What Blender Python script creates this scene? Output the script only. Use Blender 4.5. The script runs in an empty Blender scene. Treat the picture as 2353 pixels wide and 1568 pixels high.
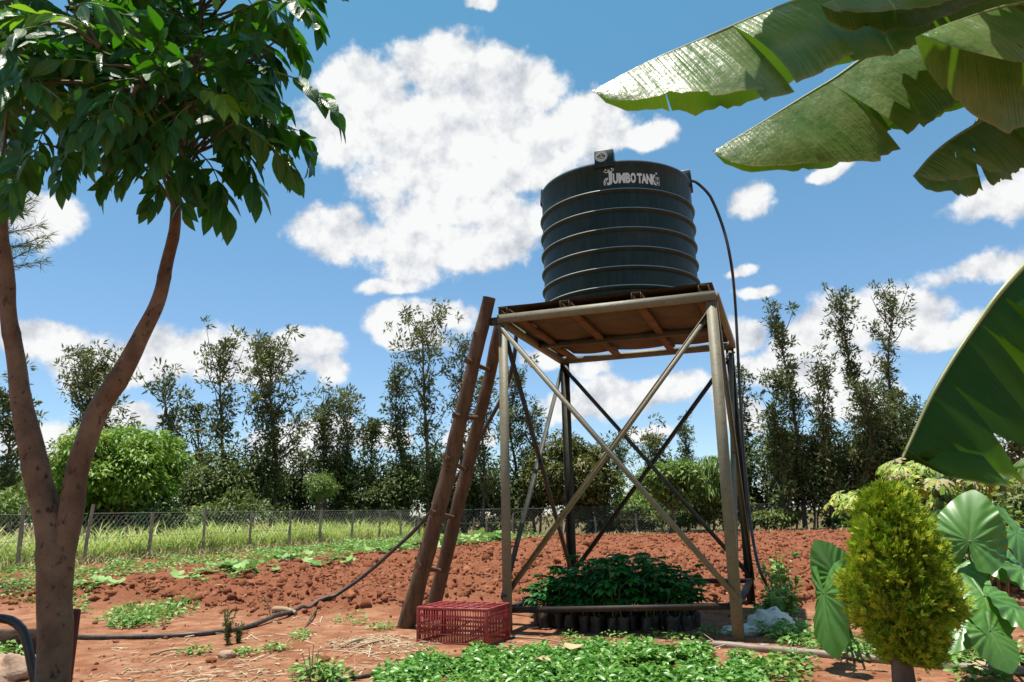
import bpy, math, random
import numpy as np
from mathutils import Vector, Matrix

# ------------------------------------------------------------------ camera
PW, PH, PF = 2353.0, 1568.0, 1730.0          # photo frame (working pixels) and focal length in those pixels
PITCH, ROLL, EYE = math.radians(13.0), math.radians(1.1), 1.05
scene = bpy.context.scene
col = scene.collection
cf = np.array([0, math.cos(PITCH), math.sin(PITCH)])
cu0 = np.array([0, -math.sin(PITCH), math.cos(PITCH)])
cr = math.cos(ROLL) * np.array([1., 0, 0]) - math.sin(ROLL) * cu0
cu = math.cos(ROLL) * cu0 + math.sin(ROLL) * np.array([1., 0, 0])
CAM = np.array([0, 0, EYE])
cam_d = bpy.data.cameras.new('camera')
cam = bpy.data.objects.new('camera', cam_d)
col.objects.link(cam)
cam.matrix_world = Matrix(((cr[0], cu[0], -cf[0], 0), (cr[1], cu[1], -cf[1], 0), (cr[2], cu[2], -cf[2], EYE), (0, 0, 0, 1)))
cam_d.sensor_width = 36.0
cam_d.lens = 36.0 * PF / PW
cam_d.clip_start = 0.05
cam_d.clip_end = 4000
cam_d.dof.use_dof = True
cam_d.dof.focus_distance = 8.0
cam_d.dof.aperture_fstop = 4.5
scene.camera = cam

def ray(x, y):
    d = cf * PF + cr * (x - PW / 2) + cu * (PH / 2 - y)
    return d / np.linalg.norm(d)
def ground(x, y, z=0.0):
    d = ray(x, y)
    return CAM + d * ((z - EYE) / d[2])
def at(x, y, Y):
    d = ray(x, y)
    return CAM + d * (Y / d[1])

# ------------------------------------------------------------------ light
SUN = np.array([-0.15, 0.06, 1.0]); SUN /= np.linalg.norm(SUN)
sun_el = math.asin(SUN[2]); sun_az = math.atan2(SUN[0], SUN[1])
scene.view_settings.view_transform = 'Standard'
scene.view_settings.look = 'None'
scene.view_settings.exposure = 0.62
scene.cycles.max_bounces = 6; scene.cycles.diffuse_bounces = 3; scene.cycles.glossy_bounces = 2; scene.cycles.transmission_bounces = 3
scene.cycles.caustics_reflective = False; scene.cycles.caustics_refractive = False
scene.view_settings.gamma = 1.0
sl = bpy.data.lights.new('sun', 'SUN'); sl.energy = 4.9; sl.angle = math.radians(0.53); sl.color = (1, 0.945, 0.85)
so = bpy.data.objects.new('sun', sl); col.objects.link(so)
so.rotation_euler = Vector(-SUN).to_track_quat('-Z', 'Y').to_euler()
so.location = (-5, 1, 20)

world = bpy.data.worlds.new('World'); scene.world = world; world.use_nodes = True
class NT:
    def __init__(s, tree): s.t = tree; s.n = tree.nodes; s.l = tree.links
    def new(s, typ, **kw):
        n = s.n.new(typ)
        for k, v in kw.items(): setattr(n, k, v)
        return n
    def _set(s, sock, v):
        if isinstance(v, bpy.types.NodeSocket): s.l.new(v, sock)
        elif v is not None: sock.default_value = v
    def math(s, op, a, b=None, c=None, clamp=False):
        n = s.new('ShaderNodeMath', operation=op, use_clamp=clamp)
        for i, v in enumerate((a, b, c)): s._set(n.inputs[i], v)
        return n.outputs[0]
    def vmath(s, op, a, b=None, c=None):
        n = s.new('ShaderNodeVectorMath', operation=op)
        for i, v in enumerate((a, b, c)): s._set(n.inputs[i], v)
        return n.outputs['Value'] if op in ('LENGTH', 'DOT_PRODUCT', 'DISTANCE') else n.outputs[0]
    def noise(s, vec, scale, detail=4, rough=.55, dist=0.0, out='Fac'):
        n = s.new('ShaderNodeTexNoise')
        if vec is not None: s._set(n.inputs['Vector'], vec)
        n.inputs['Scale'].default_value = scale; n.inputs['Detail'].default_value = detail
        n.inputs['Roughness'].default_value = rough; n.inputs['Distortion'].default_value = dist
        return n.outputs[out]
    def ramp(s, fac, stops, interp='LINEAR'):
        n = s.new('ShaderNodeValToRGB'); n.color_ramp.interpolation = interp
        e = n.color_ramp.elements
        while len(e) < len(stops): e.new(.5)
        for i, (p, c) in enumerate(stops):
            e[i].position = p
            e[i].color = (c, c, c, 1) if not isinstance(c, (tuple, list)) else (*c[:3], 1)
        s._set(n.inputs[0], fac)
        return n.outputs[0]
    def mix(s, fac, a, b, blend='MIX'):
        n = s.new('ShaderNodeMix', data_type='RGBA', blend_type=blend)
        s._set(n.inputs[0], fac)
        for i, v in ((6, a), (7, b)):
            if isinstance(v, (tuple, list)): v = (*v[:3], 1)
            s._set(n.inputs[i], v)
        return n.outputs[2]

wt = NT(world.node_tree); wt.n.clear()
sky = wt.new('ShaderNodeTexSky', sky_type='NISHITA', sun_disc=False)
sky.sun_elevation = sun_el; sky.sun_rotation = sun_az
sky.altitude = 1600; sky.air_density = 1.0; sky.dust_density = 0.8; sky.ozone_density = 2.5
tc = wt.new('ShaderNodeTexCoord')
dirn = tc.outputs['Generated']
# cumulus banks: centre and half-size seen from the camera position, in working pixels
CLOUDS = [(1010,170,135,85),(850,210,120,82),(780,195,60,42),(1160,215,150,80),(1245,225,62,55),(940,300,240,105),(790,315,130,75),
 (1150,320,240,95),(1340,295,130,65),(1460,308,100,34),(1010,400,220,85),(1190,390,120,70),(1060,480,220,70),(1170,520,85,80),(760,525,110,52),
 (820,560,130,50),(960,575,160,70),(1100,570,105,55),(950,630,90,42),(900,665,90,22),
 (930,742,125,44),(1035,722,75,42),(950,775,90,24),(100,505,75,62),(110,788,100,46),(50,795,55,36),(280,845,160,56),(420,815,180,62),
 (570,830,170,62),(690,795,120,48),(745,858,66,40),(740,990,85,38),(680,1030,110,60),(300,960,100,34),(100,1015,80,46),
 (1735,455,50,46),(1700,620,44,17),(1735,668,50,16),(2290,465,95,48),(2350,440,60,48),(2310,615,115,38),
 (2000,735,140,80),(2080,735,90,58),(1880,770,125,66),(2175,765,100,30),(1790,845,105,50),(1905,845,130,60),
 (1965,905,95,60),(1715,770,66,50),(1700,970,70,56),(1440,905,185,54),(1310,935,135,46),(1535,888,90,42),
 (1250,825,66,36),(1350,850,70,26),(1500,990,80,22),(1110,2,44,18),(1905,390,46,20),(2240,965,130,34),(2300,1060,125,42),(870,1010,70,34),(1090,1010,75,30)]
# a sheared, warped copy of the direction gives the ragged cauliflower edges
warp = wt.noise(dirn, 11.0, 5, .55, 0, 'Color')
wv = wt.vmath('SUBTRACT', warp, (0.5, 0.5, 0.5))
dw = wt.vmath('MULTIPLY_ADD', wv, (0.055, 0.055, 0.055), dirn)
D = None
for (x, y, rx, ry) in CLOUDS:
    n = ray(x, y)
    sx, sz = PF / rx * 0.97, PF / ry * 0.97
    sy = min(sx, sz) * 0.6
    v = wt.vmath('MULTIPLY_ADD', dw, (sx, sy, sz), tuple(-n * np.array([sx, sy, sz])))
    L = wt.vmath('LENGTH', v)
    D = L if D is None else wt.math('SMOOTH_MIN', D, L, 0.22)
n1 = wt.noise(dirn, 17.0, 10, .60)
n2 = wt.noise(wt.vmath('ADD', dirn, (-0.012, -0.004, 0.020)), 17.0, 10, .60)
inframe = wt.math('SUBTRACT', 1.0, D)
inframe = wt.math('MAXIMUM', inframe, -1.2)
# elsewhere the same fair-weather cumulus goes on at random
far_n = wt.noise(wt.vmath('MULTIPLY', dirn, (1, 1, 1.9)), 4.2, 3, .5)
far_v = wt.math('MULTIPLY_ADD', far_n, 5.0, -3.0)
front = wt.math('SMOOTHSTEP', 0, 0) if False else wt.vmath('DOT_PRODUCT', dirn, tuple(cf))
fm = wt.new('ShaderNodeMapRange', interpolation_type='SMOOTHSTEP'); wt.l.new(front, fm.inputs[0])
fm.inputs[1].default_value = 0.62; fm.inputs[2].default_value = 0.76
sel = wt.math('MULTIPLY_ADD', fm.outputs[0], -3.0, far_v)
val = wt.math('MAXIMUM', inframe, sel)
val = wt.math('MULTIPLY_ADD', wt.math('SUBTRACT', n1, 0.5), 1.55, val)
mk = wt.new('ShaderNodeMapRange', interpolation_type='SMOOTHSTEP'); wt.l.new(val, mk.inputs[0])
mk.inputs[1].default_value = 0.0; mk.inputs[2].default_value = 0.40
mask = mk.outputs[0]
relief = wt.math('SUBTRACT', n1, n2)
soft = wt.math('SUBTRACT', wt.noise(dirn, 7.0, 4, .5), wt.noise(wt.vmath('ADD', dirn, (-0.02, 0.0, 0.045)), 7.0, 4, .5))
relief = wt.math('MULTIPLY_ADD', soft, .6, relief)
sh = wt.math('MULTIPLY_ADD', relief, 1.2, 0.84)
thick = wt.new('ShaderNodeMapRange'); wt.l.new(val, thick.inputs[0])
thick.inputs[1].default_value = 0.1; thick.inputs[2].default_value = 1.1; thick.inputs[3].default_value = 0.0; thick.inputs[4].default_value = 0.16
sh = wt.math('ADD', sh, thick.outputs[0])
sh = wt.math('MINIMUM', wt.math('MAXIMUM', sh, 0.55), 1.0)
ccol = wt.ramp(sh, [(0.55, (3.9, 4.15, 4.6)), (0.78, (6.0, 6.12, 6.35)), (0.97, (7.8, 7.8, 7.7))])
sepd = wt.new('ShaderNodeSeparateXYZ'); wt.l.new(dirn, sepd.inputs[0])
grade = wt.ramp(sepd.outputs[2], [(0.0, (1.12, 1.16, 1.16)), (0.22, (1.14, 1.30, 1.28)), (0.62, (0.95, 1.62, 1.42))])     # the photograph's teal sky
skyc = wt.mix(1.0, sky.outputs[0], grade, 'MULTIPLY')
full = wt.mix(wt.math('MULTIPLY', mask, 0.96), skyc, ccol)
bg = wt.new('ShaderNodeBackground'); bg.inputs['Strength'].default_value = 0.082
wt.l.new(full, bg.inputs['Color'])
wo = wt.new('ShaderNodeOutputWorld'); wt.l.new(bg.outputs[0], wo.inputs['Surface'])

# ------------------------------------------------------------------ helpers
RNG = np.random.default_rng(7)
def nrm(a): return a / np.maximum(np.linalg.norm(a, axis=-1, keepdims=True), 1e-9)
def sstep(a, b, x):
    t = np.clip((x - a) / (b - a), 0, 1); return t * t * (3 - 2 * t)
def hash2(i, j, s=0):
    h = (i.astype(np.int64) * 374761393 + j.astype(np.int64) * 668265263 + s * 974634721) & 0x7fffffff
    h = ((h ^ (h >> 13)) * 1274126177) & 0x7fffffff
    return ((h ^ (h >> 16)) & 0xffff) / 65535.0
def vnoise(x, y, s=0):
    i = np.floor(x); j = np.floor(y); u = x - i; v = y - j
    u = u * u * (3 - 2 * u); v = v * v * (3 - 2 * v)
    i = i.astype(np.int64); j = j.astype(np.int64)
    a = hash2(i, j, s); b = hash2(i + 1, j, s); c = hash2(i, j + 1, s); d = hash2(i + 1, j + 1, s)
    return (a + (b - a) * u) + ((c + (d - c) * u) - (a + (b - a) * u)) * v
def fbm(x, y, o=4, s=0):
    r = 0; a = .5
    for k in range(o):
        r = r + a * vnoise(x * 2 ** k + 17 * k, y * 2 ** k - 9 * k, s + k); a *= .5
    return r
def worley(x, y, s=0):
    i0 = np.floor(x).astype(np.int64); j0 = np.floor(y).astype(np.int64)
    best = np.full(x.shape, 9.0)
    for di in (-1, 0, 1):
        for dj in (-1, 0, 1):
            i = i0 + di; j = j0 + dj
            px = i + hash2(i, j, s); py = j + hash2(i, j, s + 5); r = .6 + .8 * hash2(i, j, s + 9)
            best = np.minimum(best, np.hypot(x - px, y - py) / r)
    return best

class MB:
    """collects vertices and faces (with one float 'tint' per vertex) into one mesh"""
    def __init__(s): s.v = []; s.f = []; s.t = []; s.m = []; s.uv = []; s.n = 0
    def add(s, v, f, tint=0.5, m=0, uv=None):
        v = np.asarray(v, float).reshape(-1, 3); f = np.asarray(f, np.int64)
        s.f.append(f + s.n); s.m.append(np.full(len(f), m, np.int32))
        t = np.asarray(tint, float); s.t.append(np.broadcast_to(t, (len(v),)) if t.ndim == 0 else t)
        s.uv.append(np.zeros((len(v), 2)) if uv is None else np.asarray(uv, float))
        s.v.append(v); s.n += len(v); return s
    def mesh(s, name, mats, org=(0, 0, 0), smooth=False):
        v = np.concatenate(s.v) - np.asarray(org, float)
        me = bpy.data.meshes.new(name)
        me.vertices.add(len(v)); me.vertices.foreach_set('co', v.ravel().astype(np.float32))
        loops = np.concatenate([f.ravel() for f in s.f]); sizes = np.concatenate([np.full(len(f), f.shape[1]) for f in s.f])
        starts = np.concatenate(([0], np.cumsum(sizes)[:-1]))
        me.loops.add(len(loops)); me.loops.foreach_set('vertex_index', loops.astype(np.int32))
        me.polygons.add(len(sizes)); me.polygons.foreach_set('loop_start', starts.astype(np.int32))
        mi = np.concatenate(s.m)
        for k in (mats if isinstance(mats, (list, tuple)) else [mats]): me.materials.append(k)
        me.polygons.foreach_set('material_index', mi)
        if smooth: me.polygons.foreach_set('use_smooth', np.ones(len(sizes), bool))
        me.update(calc_edges=True)
        a = me.attributes.new('tint', 'FLOAT', 'POINT'); a.data.foreach_set('value', np.concatenate(s.t).astype(np.float32))
        u = np.concatenate(s.uv)
        if np.any(u):
            l = me.uv_layers.new(name='uv'); l.data.foreach_set('uv', u[loops].ravel().astype(np.float32))
        return me
    def build(s, name, mats, parent=None, smooth=False, org=None):
        """world-space vertices; under a parent the origin is the root's base"""
        if parent is not None: org = ORG[parent.name]
        elif org is None: org = (0, 0, 0)
        me = s.mesh(name, mats, org, smooth)
        o = bpy.data.objects.new(name, me); col.objects.link(o)
        ORG[o.name] = np.asarray(org, float)
        if parent is not None: o.parent = parent
        else: o.location = org
        return o
ORG = {}
def thing(name, label, cat, loc, group=None):
    o = bpy.data.objects.new(name, None); col.objects.link(o); o.empty_display_size = .1
    o.location = loc; ORG[o.name] = np.asarray(loc, float)
    return tag(o, label, cat, group)
def tag(o, label, cat, group=None, kind=None):
    o['label'] = label; o['category'] = cat
    if group: o['group'] = group
    if kind: o['kind'] = kind
    return o
def stuffp(o): o['kind'] = 'stuff'; return o
def place(name, me, parent, M):
    """a piece that shares its mesh: world matrix M, child of parent"""
    o = bpy.data.objects.new(name, me); col.objects.link(o); o.parent = parent
    M = np.array(M, float); M[:3, 3] -= ORG[parent.name]
    o.matrix_local = Matrix(M.tolist()); ORG[o.name] = ORG[parent.name]
    return o

def grid_faces(nu, nv, wrap=False):
    """nu rows, nv columns"""
    i = np.arange(nu - 1)[:, None]; j = np.arange(nv if wrap else nv - 1)[None, :]
    a = i * nv + j; b = i * nv + (j + 1) % nv; c = (i + 1) * nv + (j + 1) % nv; d = (i + 1) * nv + j
    return np.stack([a, b, c, d], -1).reshape(-1, 4)
def resample(P, n):
    P = np.asarray(P, float); 
    if len(P) == 2:
        t = np.linspace(0, 1, n)[:, None]; return P[0] * (1 - t) + P[1] * t
    d = np.concatenate(([0], np.cumsum(np.linalg.norm(np.diff(P[:, :3], axis=0), axis=1)))); d /= d[-1]
    # Catmull-Rom through the points
    t = np.linspace(0, 1, n); k = np.clip(np.searchsorted(d, t, side='right') - 1, 0, len(P) - 2)
    u = ((t - d[k]) / np.maximum(d[k + 1] - d[k], 1e-9))[:, None]
    p0 = P[np.maximum(k - 1, 0)]; p1 = P[k]; p2 = P[k + 1]; p3 = P[np.minimum(k + 2, len(P) - 1)]
    return .5 * (2 * p1 + (p2 - p0) * u + (2 * p0 - 5 * p1 + 4 * p2 - p3) * u ** 2 + (3 * p1 - p0 - 3 * p2 + p3) * u ** 3)
def tube(mb, pts, rad, n=10, m=0, tint=.5, bump=0.0, seed=0, cap=True):
    pts = np.asarray(pts, float); N = len(pts); rad = np.broadcast_to(np.asarray(rad, float), (N,))
    T = nrm(np.gradient(pts, axis=0)); ref = np.array([0, 0, 1.]) if abs(T[0][2]) < .9 else np.array([1., 0, 0])
    U = np.zeros_like(pts); U[0] = nrm(np.cross(T[0], ref))
    for k in range(1, N):
        u = U[k - 1] - T[k] * (U[k - 1] @ T[k]); U[k] = nrm(u)
    V = np.cross(T, U); a = np.linspace(0, 2 * np.pi, n, endpoint=False)
    r = rad[:, None] * np.ones((1, n))
    if bump:
        L = np.concatenate(([0], np.cumsum(np.linalg.norm(np.diff(pts, axis=0), axis=1))))
        r = r * (1 + bump * 2 * (fbm(np.cos(a)[None] * 1.3 + L[:, None] * 2.2 + seed * 3.1 + 40, np.sin(a)[None] * 1.3 + L[:, None] * 1.1 + 40, 3, seed) - .45))
    v = pts[:, None] + r[..., None] * (np.cos(a)[None, :, None] * U[:, None] + np.sin(a)[None, :, None] * V[:, None])
    mb.add(v.reshape(-1, 3), grid_faces(N, n, True), tint, m)
    if cap:
        for e, rev in ((0, 1), (N - 1, 0)):
            ring = v[e]; c = pts[e]; f = np.array([[n, (j + 1) % n, j] if rev else [n, j, (j + 1) % n] for j in range(n)])
            mb.add(np.vstack([ring, c]), f, tint, m)
    return mb
BOXF = np.array([[0, 3, 2, 1], [4, 5, 6, 7], [0, 1, 5, 4], [1, 2, 6, 5], [2, 3, 7, 6], [3, 0, 4, 7]])
def box(mb, c, h, R=np.eye(3), m=0, tint=.5):
    s = np.array([[-1, -1, -1], [1, -1, -1], [1, 1, -1], [-1, 1, -1], [-1, -1, 1], [1, -1, 1], [1, 1, 1], [-1, 1, 1]], float)
    return mb.add((s * np.asarray(h)) @ np.asarray(R).T + np.asarray(c), BOXF, tint, m)
def bar(mb, a, b, w, h, up=(0, 0, 1), m=0, tint=.5, off=(0, 0)):
    """rectangular bar from a to b, full width w (sideways) and full height h (towards up)"""
    a = np.asarray(a, float); b = np.asarray(b, float); t = nrm(b - a); s = np.cross(t, np.asarray(up, float))
    s = nrm(s) if np.linalg.norm(s) > 1e-6 else np.array([1., 0, 0]); u = np.cross(s, t)
    R = np.stack([s, t, u], 1); c = (a + b) / 2 + s * off[0] + u * off[1]
    return box(mb, c, (w / 2, np.linalg.norm(b - a) / 2, h / 2), R, m, tint)
def angle_iron(mb, a, b, w, s, u, th=.006, m=0):
    """L section from a to b, flanges along s and u"""
    a = np.asarray(a, float); b = np.asarray(b, float); t = nrm(b - a); s = nrm(np.asarray(s, float)); u = nrm(np.asarray(u, float))
    for (p, q, w1, w2) in ((s, u, w, th), (u, s, w, th)):
        c = (a + b) / 2 + p * (w1 / 2 + (th + .0005 if p is u else 0)) + q * (w2 / 2)
        box(mb, c, (w1 / 2, np.linalg.norm(b - a) / 2, w2 / 2), np.stack([p, t, q], 1), m)
    return mb
def frames(d, up):
    y = nrm(d); x = np.cross(y, up); bad = np.linalg.norm(x, axis=1) < 1e-3; x[bad] = [1, 0, 0]; x = nrm(x); z = np.cross(x, y)
    return np.stack([x, y, z], -1)
def scatter(mb, tv, tf, pos, R, sc, tint, m=0, uv=None):
    n = len(pos); k = len(tv); sc = np.asarray(sc, float)
    if sc.ndim == 1: sc = sc[:, None].repeat(3, 1)
    v = np.einsum('nij,nkj->nki', R, tv[None] * sc[:, None, :]) + pos[:, None]
    f = (np.asarray(tf)[None] + (np.arange(n) * k)[:, None, None]).reshape(-1, len(tf[0]))
    mb.add(v.reshape(-1, 3), f, np.repeat(tint, k), m, None if uv is None else np.tile(uv, (n, 1)))
def rdir(n, rng): return nrm(rng.normal(size=(n, 3)))

# leaf templates: y along the leaf, z its upper side
LEAF_D = (np.array([[0, 0, 0], [.5, .45, .1], [0, 1, -.12], [-.5, .45, .1]], float), [[0, 1, 2, 3]])
LEAF_F = (np.array([[0, 0, 0], [.36, .28, .10], [.40, .62, .08], [0, 1, -.16], [-.40, .62, .08], [-.36, .28, .10], [0, .32, 0], [0, .66, -.04]], float),
          [[0, 1, 6, 6], [1, 2, 7, 6], [2, 3, 7, 7], [0, 6, 5, 5], [6, 7, 4, 5], [7, 3, 4, 4]])
def fix_tri(T):
    return T
LEAF_F = (LEAF_F[0], [[0, 1, 6], [1, 2, 7], [1, 7, 6], [2, 3, 7], [0, 6, 5], [6, 7, 4], [6, 4, 5], [7, 3, 4]])
BLADE = (np.array([[-.5, 0, 0], [.5, 0, 0], [-.5, .38, .0], [.5, .38, .0], [-.36, .72, -.06], [.36, .72, -.06], [0, 1, -.22]], float),
         [[0, 1, 3], [0, 3, 2], [2, 3, 5], [2, 5, 4], [4, 5, 6]])

# ------------------------------------------------------------------ materials
def mat(name, c1, c2=None, scale=6, rough=.6, spec=.4, metal=0, bump=0, bscale=40, coord='Object', detail=5, contrast=(.35, .65), transl=0, tcol=None,
        tint=False, c3=None, stretch=None, rnd=0):
    m = bpy.data.materials.new(name); m.use_nodes = True; t = NT(m.node_tree); t.n.clear()
    p = t.new('ShaderNodeBsdfPrincipled'); o = t.new('ShaderNodeOutputMaterial')
    vec = t.new('ShaderNodeTexCoord').outputs[coord]
    if stretch: vec = t.vmath('MULTIPLY', vec, stretch)
    c = (*c1, 1)
    cs = None
    if c2:
        if tint:
            a = t.new('ShaderNodeAttribute', attribute_name='tint'); fac = a.outputs['Fac']
            stops = [(0, c1), (1, c2)] if not c3 else [(0, c1), (.6, c2), (1, c3)]
            cs = t.ramp(fac, stops)
        else:
            cs = t.mix(t.ramp(t.noise(vec, scale, detail), [(contrast[0], 0.), (contrast[1], 1.)]), c1, c2)
            if c3: cs = t.mix(t.ramp(t.noise(vec, scale * 3.7, detail), [(.58, 0.), (.70, 1.)]), cs, c3)
    if rnd:
        oi = t.new('ShaderNodeObjectInfo'); f = t.math('MULTIPLY_ADD', oi.outputs['Random'], rnd * 2, 1 - rnd)
        hs = t.new('ShaderNodeHueSaturation'); hs.inputs['Color'].default_value = c
        if cs: t.l.new(cs, hs.inputs['Color'])
        t.l.new(f, hs.inputs['Value']); cs = hs.outputs[0]
    if cs: t.l.new(cs, p.inputs['Base Color'])
    else: p.inputs['Base Color'].default_value = c
    p.inputs['Roughness'].default_value = rough; p.inputs['Specular IOR Level'].default_value = spec; p.inputs['Metallic'].default_value = metal
    if bump:
        b = t.new('ShaderNodeBump'); b.inputs['Strength'].default_value = bump; b.inputs['Distance'].default_value = .02
        t.l.new(t.noise(vec, bscale, 6, .6), b.inputs['Height']); t.l.new(b.outputs[0], p.inputs['Normal'])
    out = p.outputs[0]
    if transl:
        tr = t.new('ShaderNodeBsdfTranslucent'); mx = t.new('ShaderNodeMixShader'); mx.inputs[0].default_value = transl
        if tcol: tr.inputs['Color'].default_value = (*tcol, 1)
        elif cs: t.l.new(cs, tr.inputs['Color'])
        t.l.new(out, mx.inputs[1]); t.l.new(tr.outputs[0], mx.inputs[2]); out = mx.outputs[0]
    t.l.new(out, o.inputs['Surface'])
    m['p'] = 1
    return m
M = {}
M['bark'] = mat('far bark', (.10, .075, .055), (.17, .13, .10), 8, .9, .1, bump=.5)
M['trunk'] = mat('smooth brown bark', (.11, .062, .034), (.215, .135, .078), 7, .72, .25, bump=.8, bscale=22, c3=(.05, .026, .015), stretch=(1, 1, .8))
M['twig_green'] = mat('young green-brown twig', (.06, .055, .025), (.09, .075, .035), 8, .6, .3)
M['leaf_near'] = mat('glossy tree leaf', (.030, .085, .014), (.055, .13, .022), rough=.33, spec=.55, tint=True, transl=.22, c3=(.11, .20, .03), tcol=(.10, .30, .012), rnd=.2)
M['grev'] = mat('grevillea leaf', (.082, .108, .034), (.14, .165, .05), rough=.55, spec=.25, tint=True, c3=(.25, .26, .10), transl=.3)
M['grev2'] = mat('dark grevillea leaf', (.06, .09, .026), (.105, .14, .038), rough=.55, spec=.25, tint=True, c3=(.21, .23, .075), transl=.3)
M['mango'] = mat('mango leaf', (.10, .21, .018), (.21, .35, .035), rough=.5, spec=.35, tint=True, c3=(.44, .50, .10), transl=.3)
M['mango2'] = mat('olive tree leaf', (.075, .095, .02), (.13, .14, .028), rough=.5, spec=.3, tint=True, c3=(.26, .22, .055), transl=.18)
M['bush'] = mat('bush leaf', (.085, .125, .028), (.15, .20, .045), rough=.55, spec=.3, tint=True, c3=(.17, .18, .07), transl=.22)
M['bush_bright'] = mat('bright bush leaf', (.10, .18, .034), (.19, .29, .05), rough=.5, spec=.3, tint=True, c3=(.28, .33, .12), transl=.25)
M['grass'] = mat('tall grass', (.22, .36, .05), (.46, .56, .13), rough=.5, spec=.35, tint=True, c3=(.66, .64, .30), transl=.42)
M['straw'] = mat('dry straw', (.50, .42, .21), (.62, .54, .32), rough=.7, spec=.2, tint=True, c3=(.30, .34, .10), transl=.2)
M['weed'] = mat('weed leaf', (.075, .20, .024), (.17, .34, .055), rough=.45, spec=.4, tint=True, c3=(.36, .50, .16), transl=.25)
M['cover'] = mat('clover leaf', (.06, .20, .018), (.14, .33, .04), rough=.36, spec=.55, tint=True, c3=(.36, .52, .18), transl=.25)
M['pumpkin'] = mat('pumpkin leaf', (.14, .30, .06), (.24, .42, .10), rough=.5, spec=.4, tint=True, c3=(.36, .50, .18), transl=.25)
M['seedling'] = mat('seedling leaf', (.016, .12, .018), (.03, .18, .026), rough=.5, spec=.3, tint=True, c3=(.07, .26, .04), transl=.3)
M['thuja'] = mat('golden thuja foliage', (.12, .24, .014), (.33, .45, .026), rough=.6, spec=.25, tint=True, c3=(.60, .62, .055), transl=.2)
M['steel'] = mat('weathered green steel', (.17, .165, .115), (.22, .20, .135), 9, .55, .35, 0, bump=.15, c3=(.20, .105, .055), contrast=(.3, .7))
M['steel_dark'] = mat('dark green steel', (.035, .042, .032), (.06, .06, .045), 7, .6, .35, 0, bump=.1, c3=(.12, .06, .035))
M['rail'] = mat('dark rail', (.022, .018, .015), (.045, .030, .022), 7, .6, .3, c3=(.10, .045, .03))
M['rust'] = mat('rusty sheet', (.082, .064, .042), (.13, .10, .066), 3, .75, .2, 0, bump=.2, c3=(.07, .045, .028))
M['timber'] = mat('brown timber bearer', (.12, .072, .038), (.185, .115, .062), 5, .8, .2, bump=.3, bscale=60)
M['void'] = mat('tube inside', (.02, .016, .012), rough=.9, spec=.1)
M['black_plastic'] = mat('black polyethylene hose', (.018, .018, .018), (.05, .045, .04), 12, .38, .5, bump=.05)
M['hose_dusty'] = mat('dusty black hose', (.022, .02, .019), (.075, .052, .040), 14, .5, .45, c3=(.16, .10, .07))
M['log'] = mat('ladder log', (.085, .042, .021), (.16, .088, .046), 5, .68, .35, bump=.8, bscale=26, stretch=(3, 3, .5), c3=(.05, .026, .014))
M['post'] = mat('grey fence post', (.22, .18, .14), (.34, .29, .23), 9, .85, .15, bump=.4, stretch=(2, 2, .5))
M['wire'] = mat('galvanised wire', (.30, .30, .28), rough=.45, spec=.5, metal=.7)
M['crate'] = mat('red crate plastic', (.26, .026, .025), (.36, .06, .05), 7, .48, .4, bump=.08, c3=(.36, .17, .13))
M['sack'] = mat('white woven sack', (.66, .62, .55), (.78, .75, .70), 9, .7, .3, bump=.5, bscale=90, c3=(.50, .36, .26))
M['pipe'] = mat('dusty grey pipe', (.19, .145, .11), (.29, .225, .175), 6, .55, .4, bump=.1)
M['bag'] = mat('black seedling bag', (.025, .022, .02), (.09, .06, .045), 16, .45, .4, bump=.4)
M['stem'] = mat('green stem', (.10, .16, .04), (.15, .20, .06), 8, .6, .3)
M['stem_purple'] = mat('purple leaf stalk', (.12, .035, .04), (.16, .08, .05), 8, .45, .4)
M['twig'] = mat('dry twig', (.20, .12, .07), (.34, .24, .15), 12, .85, .15, tint=True, c3=(.52, .42, .29))
M['dry_leaf'] = mat('dry leaf', (.45, .30, .16), (.58, .42, .26), 10, .7, .2, transl=.15)
M['stake'] = mat('dark red stake', (.10, .022, .016), (.16, .045, .03), 9, .8, .2, bump=.4)
M['dark_wood'] = mat('dark old plank', (.05, .03, .02), (.10, .065, .045), 9, .85, .2, bump=.4)
M['rock'] = mat('pale rock', (.34, .22, .15), (.45, .32, .23), 8, .85, .15, bump=.5)
M['print'] = mat('white print', (.72, .72, .66), (.62, .62, .57), 30, .55, .3)
M['fruit'] = mat('green papaya', (.05, .13, .02), (.08, .17, .03), 5, .4, .4)

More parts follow.
